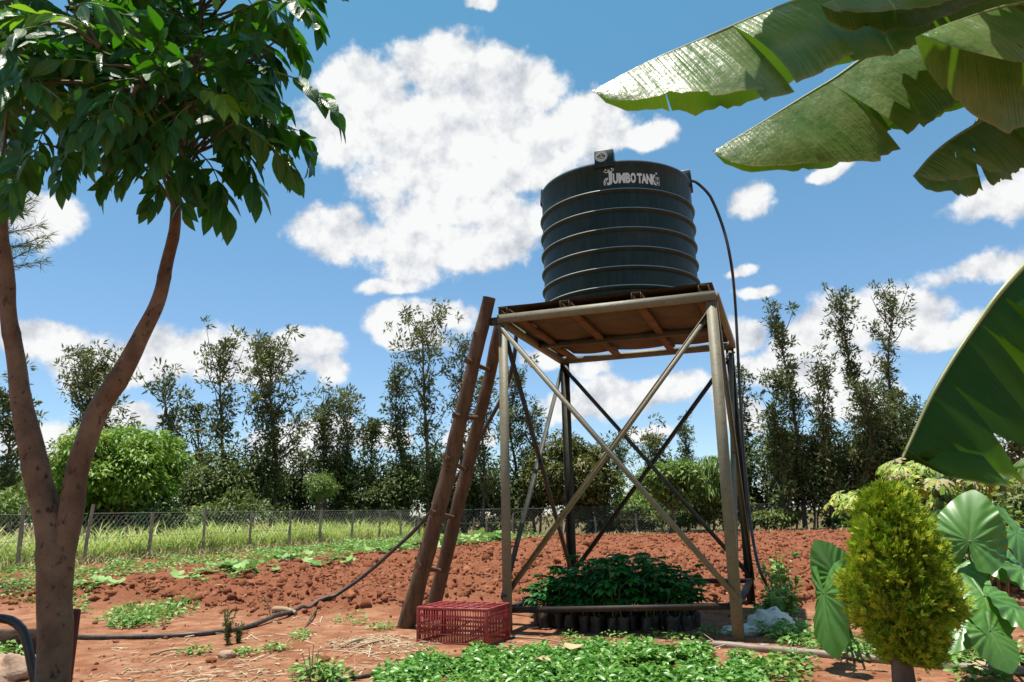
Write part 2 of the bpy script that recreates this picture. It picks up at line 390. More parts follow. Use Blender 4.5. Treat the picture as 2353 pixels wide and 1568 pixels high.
# ------------------------------------------------------------------ ground
FN = np.array([[-10.9, 16.6], [-4.3, 30.6]])          # the left fence line
def fence_side(x, y):
    """>0 beyond (left of) the left fence line, metres"""
    a, b = FN; t = (b - a) / np.linalg.norm(b - a)
    return -(t[1] * (x - a[0]) - t[0] * (y - a[1]))
def plough(x, y):
    w = (fbm(x * .9, y * .9, 3, 3) - .45) * 1.6
    front = 8.9 + .10 * np.clip(-x, 0, 9) - .35 * sstep(1.8, 4, x) + w        # front edge of the ploughed bed
    left = fence_side(x, y) + (5.3 - .045 * (y - 17)) + w * .8                 # distance to the planted strip
    m = sstep(-.3, .5, y - front) * sstep(0.2, -.7, left) * sstep(33.5, 32, y)
    return m
def hz(x, y):
    x = np.asarray(x, float); y = np.asarray(y, float)
    m = plough(x, y)
    z = .10 * sstep(8.3, 11.5, y) + .06 * sstep(12, 28, y) + .035 * (fbm(x * .55, y * .55, 3, 11) - .45)
    z = z + .012 * (fbm(x * 3, y * 3, 3, 12) - .45) + .006 * (fbm(x * 11, y * 11, 2, 13) - .4)
    near = sstep(34, 20, y)
    k = m * (.35 + .65 * near)
    def rdg(f, sd): return 1 - np.abs(2 * vnoise(x * f + 5 * sd + .35 * fbm(x * f * 2, y * f * 2, 2, sd + 90), y * f * 1.15 - 3 * sd, sd) - 1)
    c2 = np.clip((.60 - worley(x * 4.3 + .9 * fbm(x * 7, y * 7, 3, 51), y * 4.3 + .9 * fbm(x * 7 + 40, y * 7, 3, 52), 2)) / .30, 0, 1) * sstep(.35, .7, vnoise(x * 1.7, y * 1.7, 9))
    rough = .13 * (fbm(x * 1.4, y * 1.4, 4, 21) - .45) + .055 * rdg(2.7, 61) * rdg(1.1, 65) + .045 * rdg(6.1, 62) * vnoise(x * 2, y * 2, 66) + .030 * rdg(13, 63) + .035 * c2 + .03 * (fbm(x * 22, y * 22, 2, 31) - .4) - .04
    z = z + k * (1.35 * rough + .02)
    pl = sstep(.2, -.6, fence_side(x, y)) * (1 - m) * sstep(9, 11, y) * sstep(31, 29, y)
    z = z + pl * (.03 * (fbm(x * 5, y * 5, 3, 41) - .45) + .025 * np.sin(fence_side(x, y) * 2 * math.pi / .55))
    return z
def H(x, y): return float(hz(np.array([x]), np.array([y]))[0])
def gpt(px, py):
    """pixel to the point where it meets the real ground"""
    z = 0.0
    for _ in range(4):
        p = ground(px, py, z); z = .5 * z + .5 * H(p[0], p[1])
    return np.array([p[0], p[1], H(p[0], p[1])])

ys = np.concatenate([np.array([-400, -120, -40, -15, -6, -1, 1.5, 3.0]), 3.6 + (np.cumsum(.013 * (1 + np.arange(430) * .0205)) ), ])
ys = ys[ys < 34.5]; ys = np.concatenate([ys, [35, 36, 38, 41, 46, 55, 70, 100, 160, 300, 700, 1800]])
s_in = np.linspace(-1, 1, 640)
rows = []
for y in ys:
    w = max(6.0, min(abs(y), 40) * .78 + 1.2)
    xi = s_in * w + (1.0 if 3 < y < 35 else 0) * 0
    out = np.array([1.2, 1.8, 3, 6, 14, 40]) * w + max(0, abs(y) - 40) * np.array([.2, .6, 1, 1.3, 1.6, 2])
    rows.append(np.stack([np.concatenate([-out[::-1], xi, out]), np.full(640 + 12, y)], 1))
G = np.stack(rows); gx, gy = G[..., 0], G[..., 1]
gz = hz(gx, gy)
mb = MB(); mb.add(np.stack([gx, gy, gz], -1).reshape(-1, 3), grid_faces(len(ys), 652))
def soil_mat():
    m = bpy.data.materials.new('red soil'); m.use_nodes = True; t = NT(m.node_tree); t.n.clear()
    p = t.new('ShaderNodeBsdfPrincipled'); o = t.new('ShaderNodeOutputMaterial'); g = t.new('ShaderNodeNewGeometry')
    pos = g.outputs['Position']
    pa = t.new('ShaderNodeAttribute', attribute_name='plough').outputs['Fac']; ga = t.new('ShaderNodeAttribute', attribute_name='litter').outputs['Fac']
    n_big = t.noise(pos, .7, 5); n_mid = t.noise(pos, 4, 6, .6); n_fine = t.noise(pos, 30, 5, .65)
    path = t.mix(t.ramp(n_big, [(.35, 0.), (.65, 1.)]), (.34, .160, .085), (.42, .225, .135))
    path = t.mix(t.ramp(n_mid, [(.38, 0.), (.60, .9)]), path, (.23, .09, .045))
    path = t.mix(t.ramp(t.noise(pos, 11, 6, .7), [(.60, 0.), (.70, .55)]), path, (.52, .37, .26))
    bed = t.mix(t.ramp(n_mid, [(.35, 0.), (.65, 1.)]), (.185, .064, .032), (.26, .100, .052))
    bed = t.mix(t.ramp(n_fine, [(.62, 0.), (.75, .6)]), bed, (.34, .145, .078))
    c = t.mix(pa, path, bed)
    lit = t.mix(t.ramp(n_mid, [(.4, 0.), (.6, 1.)]), (.20, .15, .07), (.10, .095, .04))
    c = t.mix(ga, c, lit)
    c = t.mix(t.math('MULTIPLY', t.ramp(n_fine, [(.3, .28), (.5, 0.)]), 1.0), c, (.13, .045, .022))
    t.l.new(c, p.inputs['Base Color']); p.inputs['Roughness'].default_value = .95; p.inputs['Specular IOR Level'].default_value = .08
    b = t.new('ShaderNodeBump'); b.inputs['Strength'].default_value = 1.0; b.inputs['Distance'].default_value = .035
    h = t.math('MULTIPLY_ADD', t.noise(pos, 14, 8, .7), .8, t.math('MULTIPLY', t.noise(pos, 70, 4, .6), .35))
    t.l.new(h, b.inputs['Height']); t.l.new(b.outputs[0], p.inputs['Normal']); t.l.new(p.outputs[0], o.inputs['Surface'])
    return m
M['soil'] = soil_mat()
g = mb.build('ground', M['soil'], smooth=True); g['kind'] = 'structure'
xx, yy = gx.ravel(), gy.ravel()
for nm, val in (('plough', np.clip(plough(xx, yy) * .85 + .15 * sstep(8, 12, yy) + .8 * sstep(.2, -.4, fence_side(xx, yy)) * sstep(10, 12, yy) * (1 - plough(xx, yy)), 0, 1)),
                ('litter', np.clip(sstep(-.3, .6, fence_side(xx, yy)) * (yy > 5) + sstep(32.3, 34.0, yy) + .0, 0, 1))):
    a = g.data.attributes.new(nm, 'FLOAT', 'POINT'); a.data.foreach_set('value', val.astype(np.float32))

# loose clods on the ploughed bed (uncountable)
rng = np.random.default_rng(3)
ICO = None
import bmesh
bmx = bmesh.new(); bmesh.ops.create_icosphere(bmx, subdivisions=1, radius=1)
ico_v = np.array([v.co[:] for v in bmx.verts]); ico_f = np.array([[v.index for v in f.verts] for f in bmx.faces]); bmx.free()
mb = MB()
n = 52000
y = 5.0 + 27.3 * rng.random(n) ** 1.5; x = (rng.random(n) * 2 - 1) * (y * .74 + .5)
keep = rng.random(n) < plough(x, y) * .95 + .035 + .06 * (y < 9) * sstep(.4, .6, vnoise(x * 1.3, y * 1.3, 19))
x, y = x[keep], y[keep]; n = len(x)
sz = np.where(plough(x, y) < .3, .45, 1.0) * np.clip(.009 + .012 * rng.exponential(1, n), .009, .070) * (1 + .02 * y)
for k in range(6):
    tv = ico_v * rng.uniform(.45, 1.3, size=(len(ico_v), 1)) * np.array([1.25, .85, .7])
    q = np.arange(n) % 6 == k
    R = frames(rdir(q.sum(), rng), rdir(q.sum(), rng))
    scatter(mb, tv, ico_f, np.stack([x[q], y[q], hz(x[q], y[q]) + sz[q] * .08], 1), R, sz[q], rng.random(q.sum()))
M['clod'] = mat('soil clod', (.165, .056, .028), (.24, .090, .046), rough=.95, spec=.08, tint=True, c3=(.33, .135, .07), bump=.8, bscale=50)
o = mb.build('soil_clods', M['clod']); tag(o, 'loose red clods strewn over the ploughed bed', 'soil', kind='stuff')

# ------------------------------------------------------------------ tower
C0 = np.array([1.251, 8.038]); ex = nrm(np.array([2.06, -.735])); ey = np.array([-ex[1], ex[0]])
HX, HY, TOPZ = 1.06, 1.15, 3.0
def tl(u, v, z): p = C0 + ex * u + ey * v; return np.array([p[0], p[1], z])
EX = np.array([ex[0], ex[1], 0]); EY = np.array([ey[0], ey[1], 0]); EZ = np.array([0, 0, 1.])
base = tl(0, 0, H(*C0))
tower = thing('tank_stand', 'green-grey steel tower of crossed braces carrying the black water tank', 'tower', base)
cs = [(-1, -1), (1, -1), (1, 1), (-1, 1)]
for (a, b) in cs:
    mb = MB(); p = tl(a * HX, b * HY, 0); foot = H(p[0], p[1]) - .15
    angle_iron(mb, tl(a * HX, b * HY, foot), tl(a * HX, b * HY, TOPZ - .078), .092, -a * EX, -b * EY, .007)
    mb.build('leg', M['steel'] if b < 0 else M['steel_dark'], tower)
BZ = .27
# platform frame
for k in range(4):
    (a, b), (c, d) = cs[k], cs[(k + 1) % 4]
    along = np.array([c - a, d - b]) / 2
    e = .036 if k % 2 else -.002
    P = tl(a * HX - along[0] * (-e), b * HY - along[1] * (-e), TOPZ - .037); Q = tl(c * HX + along[0] * (-e), d * HY + along[1] * (-e), TOPZ - .037)
    mb = MB(); bar(mb, P, Q, .055, .080); mb.build('platform_edge_beam', M['steel'], tower)
    mb = MB(); inn = -.035 * (EX * (a + c) / 2 + EY * (b + d) / 2)
    zz = BZ - (.07 if k == 0 else .0) * 0
    tz_ = {(-1, -1): -.075, (1, -1): 0, (1, 1): .02, (-1, 1): -.02}
    bar(mb, tl(a * HX, b * HY, BZ + tz_[(a, b)]) + inn + .05 * (EX * along[0] + EY * along[1]) , tl(c * HX, d * HY, BZ + tz_[(c, d)]) + inn - .05 * (EX * along[0] + EY * along[1]), .05, .05)
    mb.build('base_rail', M['rail'], tower)
# corner gusset at the ladder
mb = MB(); box(mb, tl(-HX - .05, -HY + .02, TOPZ - .05), (.05, .03, .035), np.stack([EX, EY, EZ], 1)); mb.build('corner_plate', M['steel_dark'], tower)
# X braces: face by face; each brace its own bar, the two set back from each other
def brace(p, q, w, off, mt):
    # flat bar with a small return flange (angle iron)
    t = nrm(q - p); s = nrm(np.cross(t, off)); n = nrm(off)
    mb2 = MB(); angle_iron(mb2, p + off - s * w / 2, q + off - s * w / 2, w, s, -n, .006)
    mb2.build('brace', mt, tower)
zlo, zhi = BZ + .03, TOPZ - .10
for k in range(4):
    (a, b), (c, d) = cs[k], cs[(k + 1) % 4]
    out = nrm(EX * (a + c) / 2 + EY * (b + d) / 2)
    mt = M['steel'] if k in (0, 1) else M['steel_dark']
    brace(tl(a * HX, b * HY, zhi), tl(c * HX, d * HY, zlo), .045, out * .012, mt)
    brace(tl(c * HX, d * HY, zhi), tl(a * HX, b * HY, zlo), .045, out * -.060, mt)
# bearers under the deck
mb = MB(); bar(mb, tl(-HX + .03, .12, TOPZ - .045), tl(HX - .03, .12, TOPZ - .045), .07, .07); mb.build('cross_beam', M['steel_dark'], tower)
for u in (-.86, -.30, .36, .92):
    mb = MB(); bar(mb, tl(u, -HY + .03, TOPZ - .040), tl(u, .083, TOPZ - .040), .075, .04); mb.build('bearer', M['timber'], tower)
    mb = MB(); bar(mb, tl(u - .02, .157, TOPZ - .040), tl(u - .02, HY - .03, TOPZ - .040), .075, .04); mb.build('bearer', M['timber'], tower)
# open square tubes lying on the frame, and the bowed deck sheet on them
for u in (-1.0, -.36, .34, .96):
    mb = MB()
    for (du, dz, w, h) in ((-.044, 0, .006, .06), (.044, 0, .006, .06)): bar(mb, tl(u + du, -HY - .03, TOPZ + .038), tl(u + du, HY - .05, TOPZ + .038), w, h)
    for dz in (-.0335, .0335): bar(mb, tl(u, -HY - .03, TOPZ + .038 + dz), tl(u, HY - .05, TOPZ + .038 + dz), .094, .006)
    mb.build('square_tube', M['rust'], tower)
mb = MB(); nu, nv = 40, 40
uu, vv = np.meshgrid(np.linspace(-HX + .005, HX - .02, nu), np.linspace(-HY - .028, HY - .13, nv), indexing='ij')
sag = -.016 * (np.cos(uu * 2 * np.pi / .66) * .5 + .5) * (.4 + fbm(uu * 2 + 9, vv * 2 + 9, 2, 5)) 
zt = TOPZ + .075 + 0.004 + sag * .35
for dz, fl in ((0, 1), (.005, 0)):
    P = C0 + uu[..., None] * ex + vv[..., None] * ey
    f = grid_faces(nu, nv); mb.add(np.dstack([P, zt + dz]).reshape(-1, 3), f[:, ::-1] if fl else f)
mb.build('deck_sheet', M['rust'], tower, smooth=True)
# lower wavy boards seen from below between the bearers
for (v0, v1) in ((-HY + .05, .09), (.15, HY - .22)):
    for i, (u0, u1) in enumerate(((-1.0, -.90), (-.82, -.345), (-.255, .315), (.405, .875))):
        if i == 0: continue
        mb = MB(); uu, vv = np.meshgrid(np.linspace(u0 - .03, u1 + .03, 14), np.linspace(v0, v1, 12), indexing='ij')
        P = C0 + uu[..., None] * ex + vv[..., None] * ey
        z = TOPZ - .006 - .022 * np.sin((uu - u0) / (u1 - u0) * np.pi) * (.5 + .8 * fbm(uu * 3 + 5, vv * 3 + i, 2, 6)) 
        mb.add(np.dstack([P, z]).reshape(-1, 3), grid_faces(14, 12)[:, ::-1]); mb.add(np.dstack([P, z + .004]).reshape(-1, 3), grid_faces(14, 12))
        mb.build('deck_panel', M['rust'], tower, smooth=True)

# ------------------------------------------------------------------ tank
def tank_mat():
    m = bpy.data.materials.new('black green polyethylene'); m.use_nodes = True; t = NT(m.node_tree); t.n.clear()
    p = t.new('ShaderNodeBsdfPrincipled'); o = t.new('ShaderNodeOutputMaterial')
    pos = t.new('ShaderNodeTexCoord').outputs['Object']
    streak = t.noise(t.vmath('MULTIPLY', pos, (13, 13, .9)), 1.6, 6, .65); dust = t.noise(pos, 2.4, 6, .65)
    c = t.mix(t.ramp(streak, [(.45, 0.), (.72, .55)]), (.005, .016, .011), (.026, .046, .034))
    c = t.mix(t.ramp(dust, [(.48, 0.), (.72, .5)]), c, (.040, .056, .046))
    sc = t.ramp(t.noise(t.vmath('MULTIPLY', pos, (9, 9, 5)), 5, 2, .5, 6.0), [(.70, 0.), (.74, .5)])
    c = t.mix(sc, c, (.13, .15, .13))
    gn = t.new('ShaderNodeNewGeometry'); sp = t.new('ShaderNodeSeparateXYZ'); t.l.new(gn.outputs['Normal'], sp.inputs[0])
    c = t.mix(t.ramp(sp.outputs[2], [(.12, 0.), (.55, .85)]), c, (.46, .46, .42))      # rib-top highlight painted pale into the upward faces
    t.l.new(c, p.inputs['Base Color']); t.l.new(t.ramp(dust, [(.3, .34), (.7, .58)]), p.inputs['Roughness']); p.inputs['Specular IOR Level'].default_value = .3
    b = t.new('ShaderNodeBump'); b.inputs['Strength'].default_value = .12; b.inputs['Distance'].default_value = .02
    t.l.new(t.noise(pos, 5, 4), b.inputs['Height']); t.l.new(b.outputs[0], p.inputs['Normal']); t.l.new(p.outputs[0], o.inputs['Surface'])
    return m
M['tank'] = tank_mat()
TC = np.array([1.20, 7.93]); TR = .83; TB, TT = TOPZ + .083, 4.575
tank = thing('water_tank', 'ribbed black plastic water tank with white lettering on steel tower', 'tank', (TC[0], TC[1], TB))
def zfront(py):
    for z in np.linspace(3, 5, 2001):
        v = np.array([TC[0] - TR * .14, TC[1] - TR * .99, z]) - CAM
        if PH / 2 - PF * (v @ cu) / (v @ cf) <= py: return z
ribs = [zfront(yy) for yy in (434.0, 478.0, 522.5, 567.0, 611.0, 655.0)]
prof = [(0.0, TB), (TR - .05, TB), (TR - .012, TB + .015), (TR, TB + .06)]
for rz in ribs[::-1]:
    prof += [(TR, rz - .050), (TR + .006, rz - .045), (TR + .022, rz - .030), (TR + .026, rz - .018), (TR + .024, rz - .008), (TR + .012, rz - .001), (TR, rz + .003)]
prof += [(TR, TT - .075), (TR + .010, TT - .062), (TR + .014, TT - .03), (TR + .006, TT - .008), (TR - .02, TT), (TR - .09, TT + .02), (TR - .35, TT + .07), (.30, TT + .10), (.0, TT + .105)]
prof = np.array(prof); na = 128; a = np.linspace(0, 2 * np.pi, na, endpoint=False)
v = np.stack([TC[0] + prof[:, :1] * np.cos(a), TC[1] + prof[:, :1] * np.sin(a), prof[:, 1:] + 0 * a], -1)
mb = MB(); mb.add(v.reshape(-1, 3), grid_faces(len(prof), na, True)); o = mb.build('body', M['tank'], tank, smooth=True)
mod = o.modifiers.new('edge', 'EDGE_SPLIT'); mod.split_angle = math.radians(50)
mb = MB(); lid = np.array([(.0, TT + .095), (.25, TT + .095), (.27, TT + .10), (.27, TT + .15), (.24, TT + .165), (0, TT + .175)])
v = np.stack([TC[0] + lid[:, :1] * np.cos(a[::4]), TC[1] + lid[:, :1] * np.sin(a[::4]), lid[:, 1:] + 0 * a[::4]], -1)
mb.add(v.reshape(-1, 3), grid_faces(len(lid), 32, True)); mb.build('lid', M['tank'], tank, smooth=False)
# lugs on the shoulder; the front one carries the round badge
AF = math.atan2(-TC[1], -TC[0])        # bearing of the camera from the tank
def az_of(px, py):
    """azimuth on the tank wall where a pixel's ray meets it"""
    d = ray(px, py); dx, dy = d[0], d[1]; fx, fy = -TC[0], -TC[1]
    A = dx * dx + dy * dy; B = 2 * (fx * dx + fy * dy); Cc = fx * fx + fy * fy - TR * TR
    t = (-B - math.sqrt(max(B * B - 4 * A * Cc, 0))) / (2 * A); return math.atan2(fy + t * dy, fx + t * dx)
az0 = az_of(1388, 370)
def rot(az): c, s = math.cos(az), math.sin(az); return np.array([[-s, c, 0], [c, s, 0], [0, 0, 1]]).T   # columns: tangent, outward, up
for k in range(4):
    az = az0 + k * math.pi / 2; R = rot(az); rr = np.array([math.cos(az), math.sin(az), 0])
    mb = MB(); w, d, z0, z1 = .098, .10, TT - .075, TT + .125
    vs = []
    for (sx_, sy_, zz) in ((-1, .012, z0), (1, .012, z0), (1, -.17, z0), (-1, -.17, z0), (-1, .006, z1), (1, .006, z1), (1, -.115, z1), (-1, -.115, z1)):
        vs.append(np.array([TC[0], TC[1], 0]) + R[:, 0] * sx_ * w + rr * (TR + sy_ + (.012 if zz < TT else .004)) + np.array([0, 0, zz]))
    mb.add(vs, BOXF); lug = mb.build('lug', M['tank'], tank)
    bm_ = lug.modifiers.new('bevel', 'BEVEL'); bm_.width = .008; bm_.segments = 2
    if k == 0: lugf = lug; LR = R; Lr = rr
# printing wrapped on the wall / laid on the badge
def text_mesh(s, size, bold=0.0, xs=1.0, shear=0):
    cu_ = bpy.data.curves.new('t', 'FONT'); cu_.body = s; cu_.size = size; cu_.offset = bold; cu_.align_x = 'LEFT'; cu_.resolution_u = 3; cu_.shear = shear
    ob = bpy.data.objects.new('t', cu_); col.objects.link(ob); bpy.context.view_layer.update()
    me = bpy.data.meshes.new_from_object(ob.evaluated_get(bpy.context.evaluated_depsgraph_get()))
    v = np.array([q.co[:] for q in me.vertices]); f = [list(p.vertices) for p in me.polygons]
    bpy.data.objects.remove(ob); bpy.data.curves.remove(cu_); bpy.data.meshes.remove(me)
    v[:, 0] = (v[:, 0] - v[:, 0].min()) * xs; v[:, 1] -= v[:, 1].min()
    return v, f
def wrap(mb, v, f, az_start, z0, r=TR + .003):
    """x runs to the right as seen from outside = increasing azimuth"""
    az = az_start + v[:, 0] / TR
    w = np.stack([TC[0] + r * np.cos(az), TC[1] + r * np.sin(az), z0 + v[:, 1]], 1)
    for ff in f: mb.add(w[ff], [list(range(len(ff)))])
aS, aE = az_of(1390, 420), az_of(1508, 416); LW = (aE - aS) * TR
tz = ribs[0] + .055; lh = .115
def glyphs(s, x, w, h, z=0, bold=.012):
    v, f = text_mesh(s, 1.0, bold); v[:, 0] *= w / v[:, 0].max(); v[:, 1] *= h / v[:, 1].max(); v[:, 0] += x; v[:, 1] += z; return v, f
def disc(cx, cy, r, n=16, ry=None):
    q = np.linspace(0, 2 * np.pi, n, endpoint=False); return np.stack([cx + r * np.cos(q), cy + (ry or r) * np.sin(q), 0 * q], 1), [list(range(n))]
def stroke(pts, w):
    P = np.array(pts, float); T = nrm(np.gradient(P, axis=0)); N = np.stack([-T[:, 1], T[:, 0]], 1); w = np.broadcast_to(np.asarray(w, float), (len(P),))[:, None]
    v = np.concatenate([P + N * w / 2, P - N * w / 2]); n = len(P); v = np.c_[v, np.zeros(len(v))]
    return v, [[i + n, i + n + 1, i + 1, i] for i in range(n - 1)]
mb = MB(); u = LW
word = [('J', .035, .105, 1.30, -.10), ('U', .150, .100, 1.0, -.02), ('M', .255, .125, .98, 0), ('B', .385, .095, .98, .0), ('O', .480, .105, .98, .0),
        ('T', .605, .100, .95, .0), ('A', .690, .110, .95, 0), ('N', .790, .105, .98, -.02), ('K', .895, .100, 1.02, -.05)]
for (ch, x, w, h, dz) in word:
    v, f = glyphs(ch, x * u, w * u, h * lh, dz * lh, .055); wrap(mb, v, f, aS, tz)
for (cx, cy) in ((.022, 1.38), (.140, 1.45)): wrap(mb, *disc(cx * u, cy * lh, .016 * u), aS, tz)
for pts in ([(-.012, 1.28), (.01, 1.16), (.04, 1.12), (.08, 1.18), (.10, 1.12), (.13, 1.22), (.155, 1.24), (.178, 1.42)],):
    wrap(mb, *stroke(resample(np.array([(x * u, y * lh, 0) for x, y in pts]), 20)[:, :2], .014 * u * np.ones(20)), aS, tz, TR + .004)
for x in (.066, .080, .095): wrap(mb, *stroke([(x * u, 1.1 * lh), (x * u, 1.38 * lh)], .010 * u), aS, tz, TR + .0045)
wrap(mb, *stroke(resample(np.array([(.062 * u, .55 * lh, 0), (.02 * u, .52 * lh, 0), (-.012 * u, .30 * lh, 0), (-.012 * u, -.02 * lh, 0)]), 12)[:, :2], np.linspace(.03, .012, 12) * u), aS, tz, TR + .0035)
wrap(mb, *stroke(resample(np.array([(.05 * u, .45 * lh, 0), (.02 * u, .25 * lh, 0), (-.005 * u, -.12 * lh, 0)]), 8)[:, :2], np.linspace(.018, .009, 8) * u), aS, tz, TR + .0042)
wrap(mb, *disc(1.005 * u, 1.10 * lh, .019 * u), aS, tz)
for (x0, y0, x1, y1) in ((.985, .0, 1.065, .0), (.985, .75, 1.065, .75), (.99, -.02, .99, .77), (1.06, -.02, 1.06, .77)):
    wrap(mb, *stroke([(x0 * u, y0 * lh), (x1 * u, y1 * lh)], .008 * u), aS, tz)
wrap(mb, *disc(1.026 * u, .22 * lh, .024 * u, 3, .2 * lh), aS, tz); wrap(mb, *disc(1.024 * u, .58 * lh, .017 * u, 6, .08 * lh), aS, tz)
mb.build('lettering', M['print'], tank)
# badge: rings and words
mb = MB(); bc = np.array([TC[0], TC[1], TT + .048]) + Lr * (TR + .0205) - LR[:, 0] * .025
tw = LR[:, 0] * (1 if LR[:, 0] @ cr > 0 else -1)
def on_badge(v, f, dz=0):
    out = bc + v[:, :1] * tw + v[:, 1:2] * EZ + Lr * dz
    out = out - np.outer(v[:, 1], Lr) * .075
    for ff in f: mb.add(out[ff], [list(range(len(ff)))])
def ring(r0, r1, n=40):
    q = np.linspace(0, 2 * np.pi, n, endpoint=False); v = np.concatenate([np.stack([r * np.cos(q), r * np.sin(q), 0 * q], 1) for r in (r0, r1)])
    return v, [[i, n + i, n + (i + 1) % n, (i + 1) % n] for i in range(n)]
for r0, r1 in ((.059, .063), (.050, .054), (.043, .047)): on_badge(*ring(r0, r1))
for s, sz_, cy in (('15', .022, .004), ('YEARS', .016, -.017)):
    v, f = text_mesh(s, sz_, .0006); v[:, 0] -= v[:, 0].max() / 2; v[:, 1] += cy; on_badge(v, f)
for s, top in (('JUMBO TANK', 1), ('WARRANTY', 0)):
    v, f = text_mesh(s, .014, .0005); x = v[:, 0] - v[:, 0].max() / 2; rr_ = .0285 + v[:, 1] if top else .040 - v[:, 1]
    th = x / .034; v2 = np.stack([rr_ * np.sin(th), (1 if top else -1) * rr_ * np.cos(th), 0 * x], 1); on_badge(v2, f)
mb.build('warranty_badge', M['print'], lugf)

# ------------------------------------------------------------------ ladder
def at_on(px, py, Y): return at(px, py, Y)
r1a = gpt(928, 1442); r1a[2] -= .08; r1b = at(1124, 684, 7.32)
r2a = at(985, 1396, 8.45); r2a[2] = H(r2a[0], r2a[1]) - .08; r2b = at(1150, 742, 7.80)
ladder = thing('log_ladder', 'rough wooden ladder of two logs leaning on the steel tower', 'ladder', (r1a + r2a) / 2 + [0, 0, .08])
def log(a, b, ra, rb, seed, name):
    P = resample(np.array([a, b]), 46); rg = np.random.default_rng(seed); w = np.cumsum(rg.normal(size=(46, 3)), 0); w -= np.linspace(0, 1, 46)[:, None] * w[-1]
    P = P + w * .0022; P[1:-1] += np.sin(np.linspace(0, np.pi, 46))[1:-1, None] * np.array([.02, 0, -.01])
    mb = MB(); tube(mb, P, np.linspace(ra, rb, 46) * (1 + .03 * np.sin(np.arange(46) * .9 + seed)), 18, bump=.16, seed=seed)
    for k in rg.choice(np.arange(5, 42), 7, replace=False):          # knots
        d = nrm(np.cross(nrm(b - a), rg.normal(size=3))); r = np.linspace(ra, rb, 46)[k]
        tube(mb, [P[k] + d * r * .6, P[k] + d * r * 1.18], [r * .32, r * .2], 8)
    return mb.build(name, M['log'], ladder, smooth=True), P
_, R1 = log(r1a, r1b, .088, .068, 4, 'rail'); _, R2 = log(r2a, r2b, .080, .060, 9, 'rail')
def proj_y(p): v = p - CAM; return PH / 2 - PF * (v @ cu) / (v @ cf)
for k, py in enumerate((838, 952, 1068, 1188, 1306)):
    i = int(np.argmin([abs(proj_y(p) - py) for p in R1])); j = min(i + (0 if k else 0), 45); a, b = R1[i], R2[min(j, 45)]
    j = int(np.argmin([abs(proj_y(p) - (py + (14 if k < 3 else 2))) for p in R2])); b = R2[j]; t = nrm(b - a)
    mb = MB(); P = resample(np.array([a - t * (.20 if k != 4 else .16), b + t * .06]), 10); P[3:7] += RNG.normal(size=3) * .006
    tube(mb, P, np.linspace(.026, .022, 10), 10, bump=.2, seed=k + 30); mb.build('rung', M['log'], ladder, smooth=True)

# ------------------------------------------------------------------ hoses and pipe
def hose(name, label, pts, r, mt, n=90, seg=8, cat='hose'):
    P = resample(np.array(pts), n); P[:, 2] = np.maximum(P[:, 2], hz(P[:, 0], P[:, 1]) + r * .7); P[1:-1, 2] = (P[:-2, 2] + 2 * P[1:-1, 2] + P[2:, 2]) / 4; mb = MB(); tube(mb, P, r, seg)
    o = mb.build(name, mt, None, True, org=tuple(P[-1])); tag(o, label, cat); return o
az1 = az0 + math.pi / 2; noz = np.array([TC[0] + (TR + .02) * math.cos(az1), TC[1] + (TR + .02) * math.sin(az1), TT + .03])
hp = [noz, at(1600, 419, noz[1] - .02), at(1632, 452, noz[1] - .05), at(1662, 525, noz[1] - .08), at(1680, 605, noz[1] - .1), at(1689, 690, 8.2), at(1695, 800, 8.2),
      at(1706, 1000, 8.15), at(1722, 1180, 8.1), at(1738, 1280, 7.95), at(1757, 1335, 7.9)]
e = gpt(1792, 1400); hp += [e + [0, 0, .02]]
hose('tank_inlet_hose', 'black hose arching from the tank top down beside the tower to the soil', hp, .016, M['black_plastic'], 120)
hp = [at(1186, 770, 8.35), at(1184, 800, 8.35), at(1178, 840, 8.4), at(1160, 900, 8.5), at(1120, 975, 8.7), at(1062, 1080, 9.0), at(972, 1198, 9.3), at(900, 1268, 9.4), at(830, 1328, 9.4), at(765, 1372, 9.3), at(715, 1400, 9.1)]
hp += [gpt(x, y) + [0, 0, .02] for x, y in ((640, 1425), (560, 1448), (450, 1463), (320, 1469), (190, 1470), (90, 1463), (0, 1456), (-120, 1450))]
hp[-8][2] += .03
outlet = hose('outlet_hose', 'long black hose sweeping from under the platform past the ladder across the path', hp, .0235, M['hose_dusty'], 200)
mb = MB(); a = at(727, 1405, 8.9); b = gpt(692, 1452); tube(mb, resample(np.array([a + [0, 0, .02], (a + b) / 2 + [.01, 0, .02], b - [0, 0, .03]]), 10), np.linspace(.012, .009, 10), 7, bump=.2)
tag(mb.build('forked_stick', M['log'], None, True, org=tuple(b)), 'short dark stick propping up the sagging black hose', 'stick')
pp = [gpt(x, y) for x, y in ((1640, 1488), (1760, 1499), (1900, 1512), (2060, 1528), (2200, 1540), (2353, 1552), (2600, 1572))]
for p in pp: p[2] += .012
o = hose('ground_pipe', 'thick dusty brown pipe lying on soil in front of the conifer shrub', pp, .030, M['pipe'], 60, 12, 'pipe')
cou = thing  # couplings on the pipe
for i in (14, 33):
    P = resample(np.array(pp), 60); mb = MB(); tube(mb, P[i:i + 2], .034, 12); c = mb.mesh('pipe_coupling', M['pipe'], tuple(P[-1])); oc = bpy.data.objects.new('pipe_coupling', c); col.objects.link(oc); oc.parent = o
pp2 = [gpt(x, y) + [0, 0, .01] for x, y in ((1560, 1478), (1700, 1486), (1850, 1497), (2000, 1507), (2120, 1515), (2353, 1528))]
hose('thin_ground_hose', 'thin black hose running just behind the thick brown pipe', pp2, .012, M['hose_dusty'], 50, 7)
pp = [gpt(x, y) + [0, 0, .012] for x, y in ((700, 1590), (760, 1574), (840, 1558), (900, 1548), (960, 1545))]
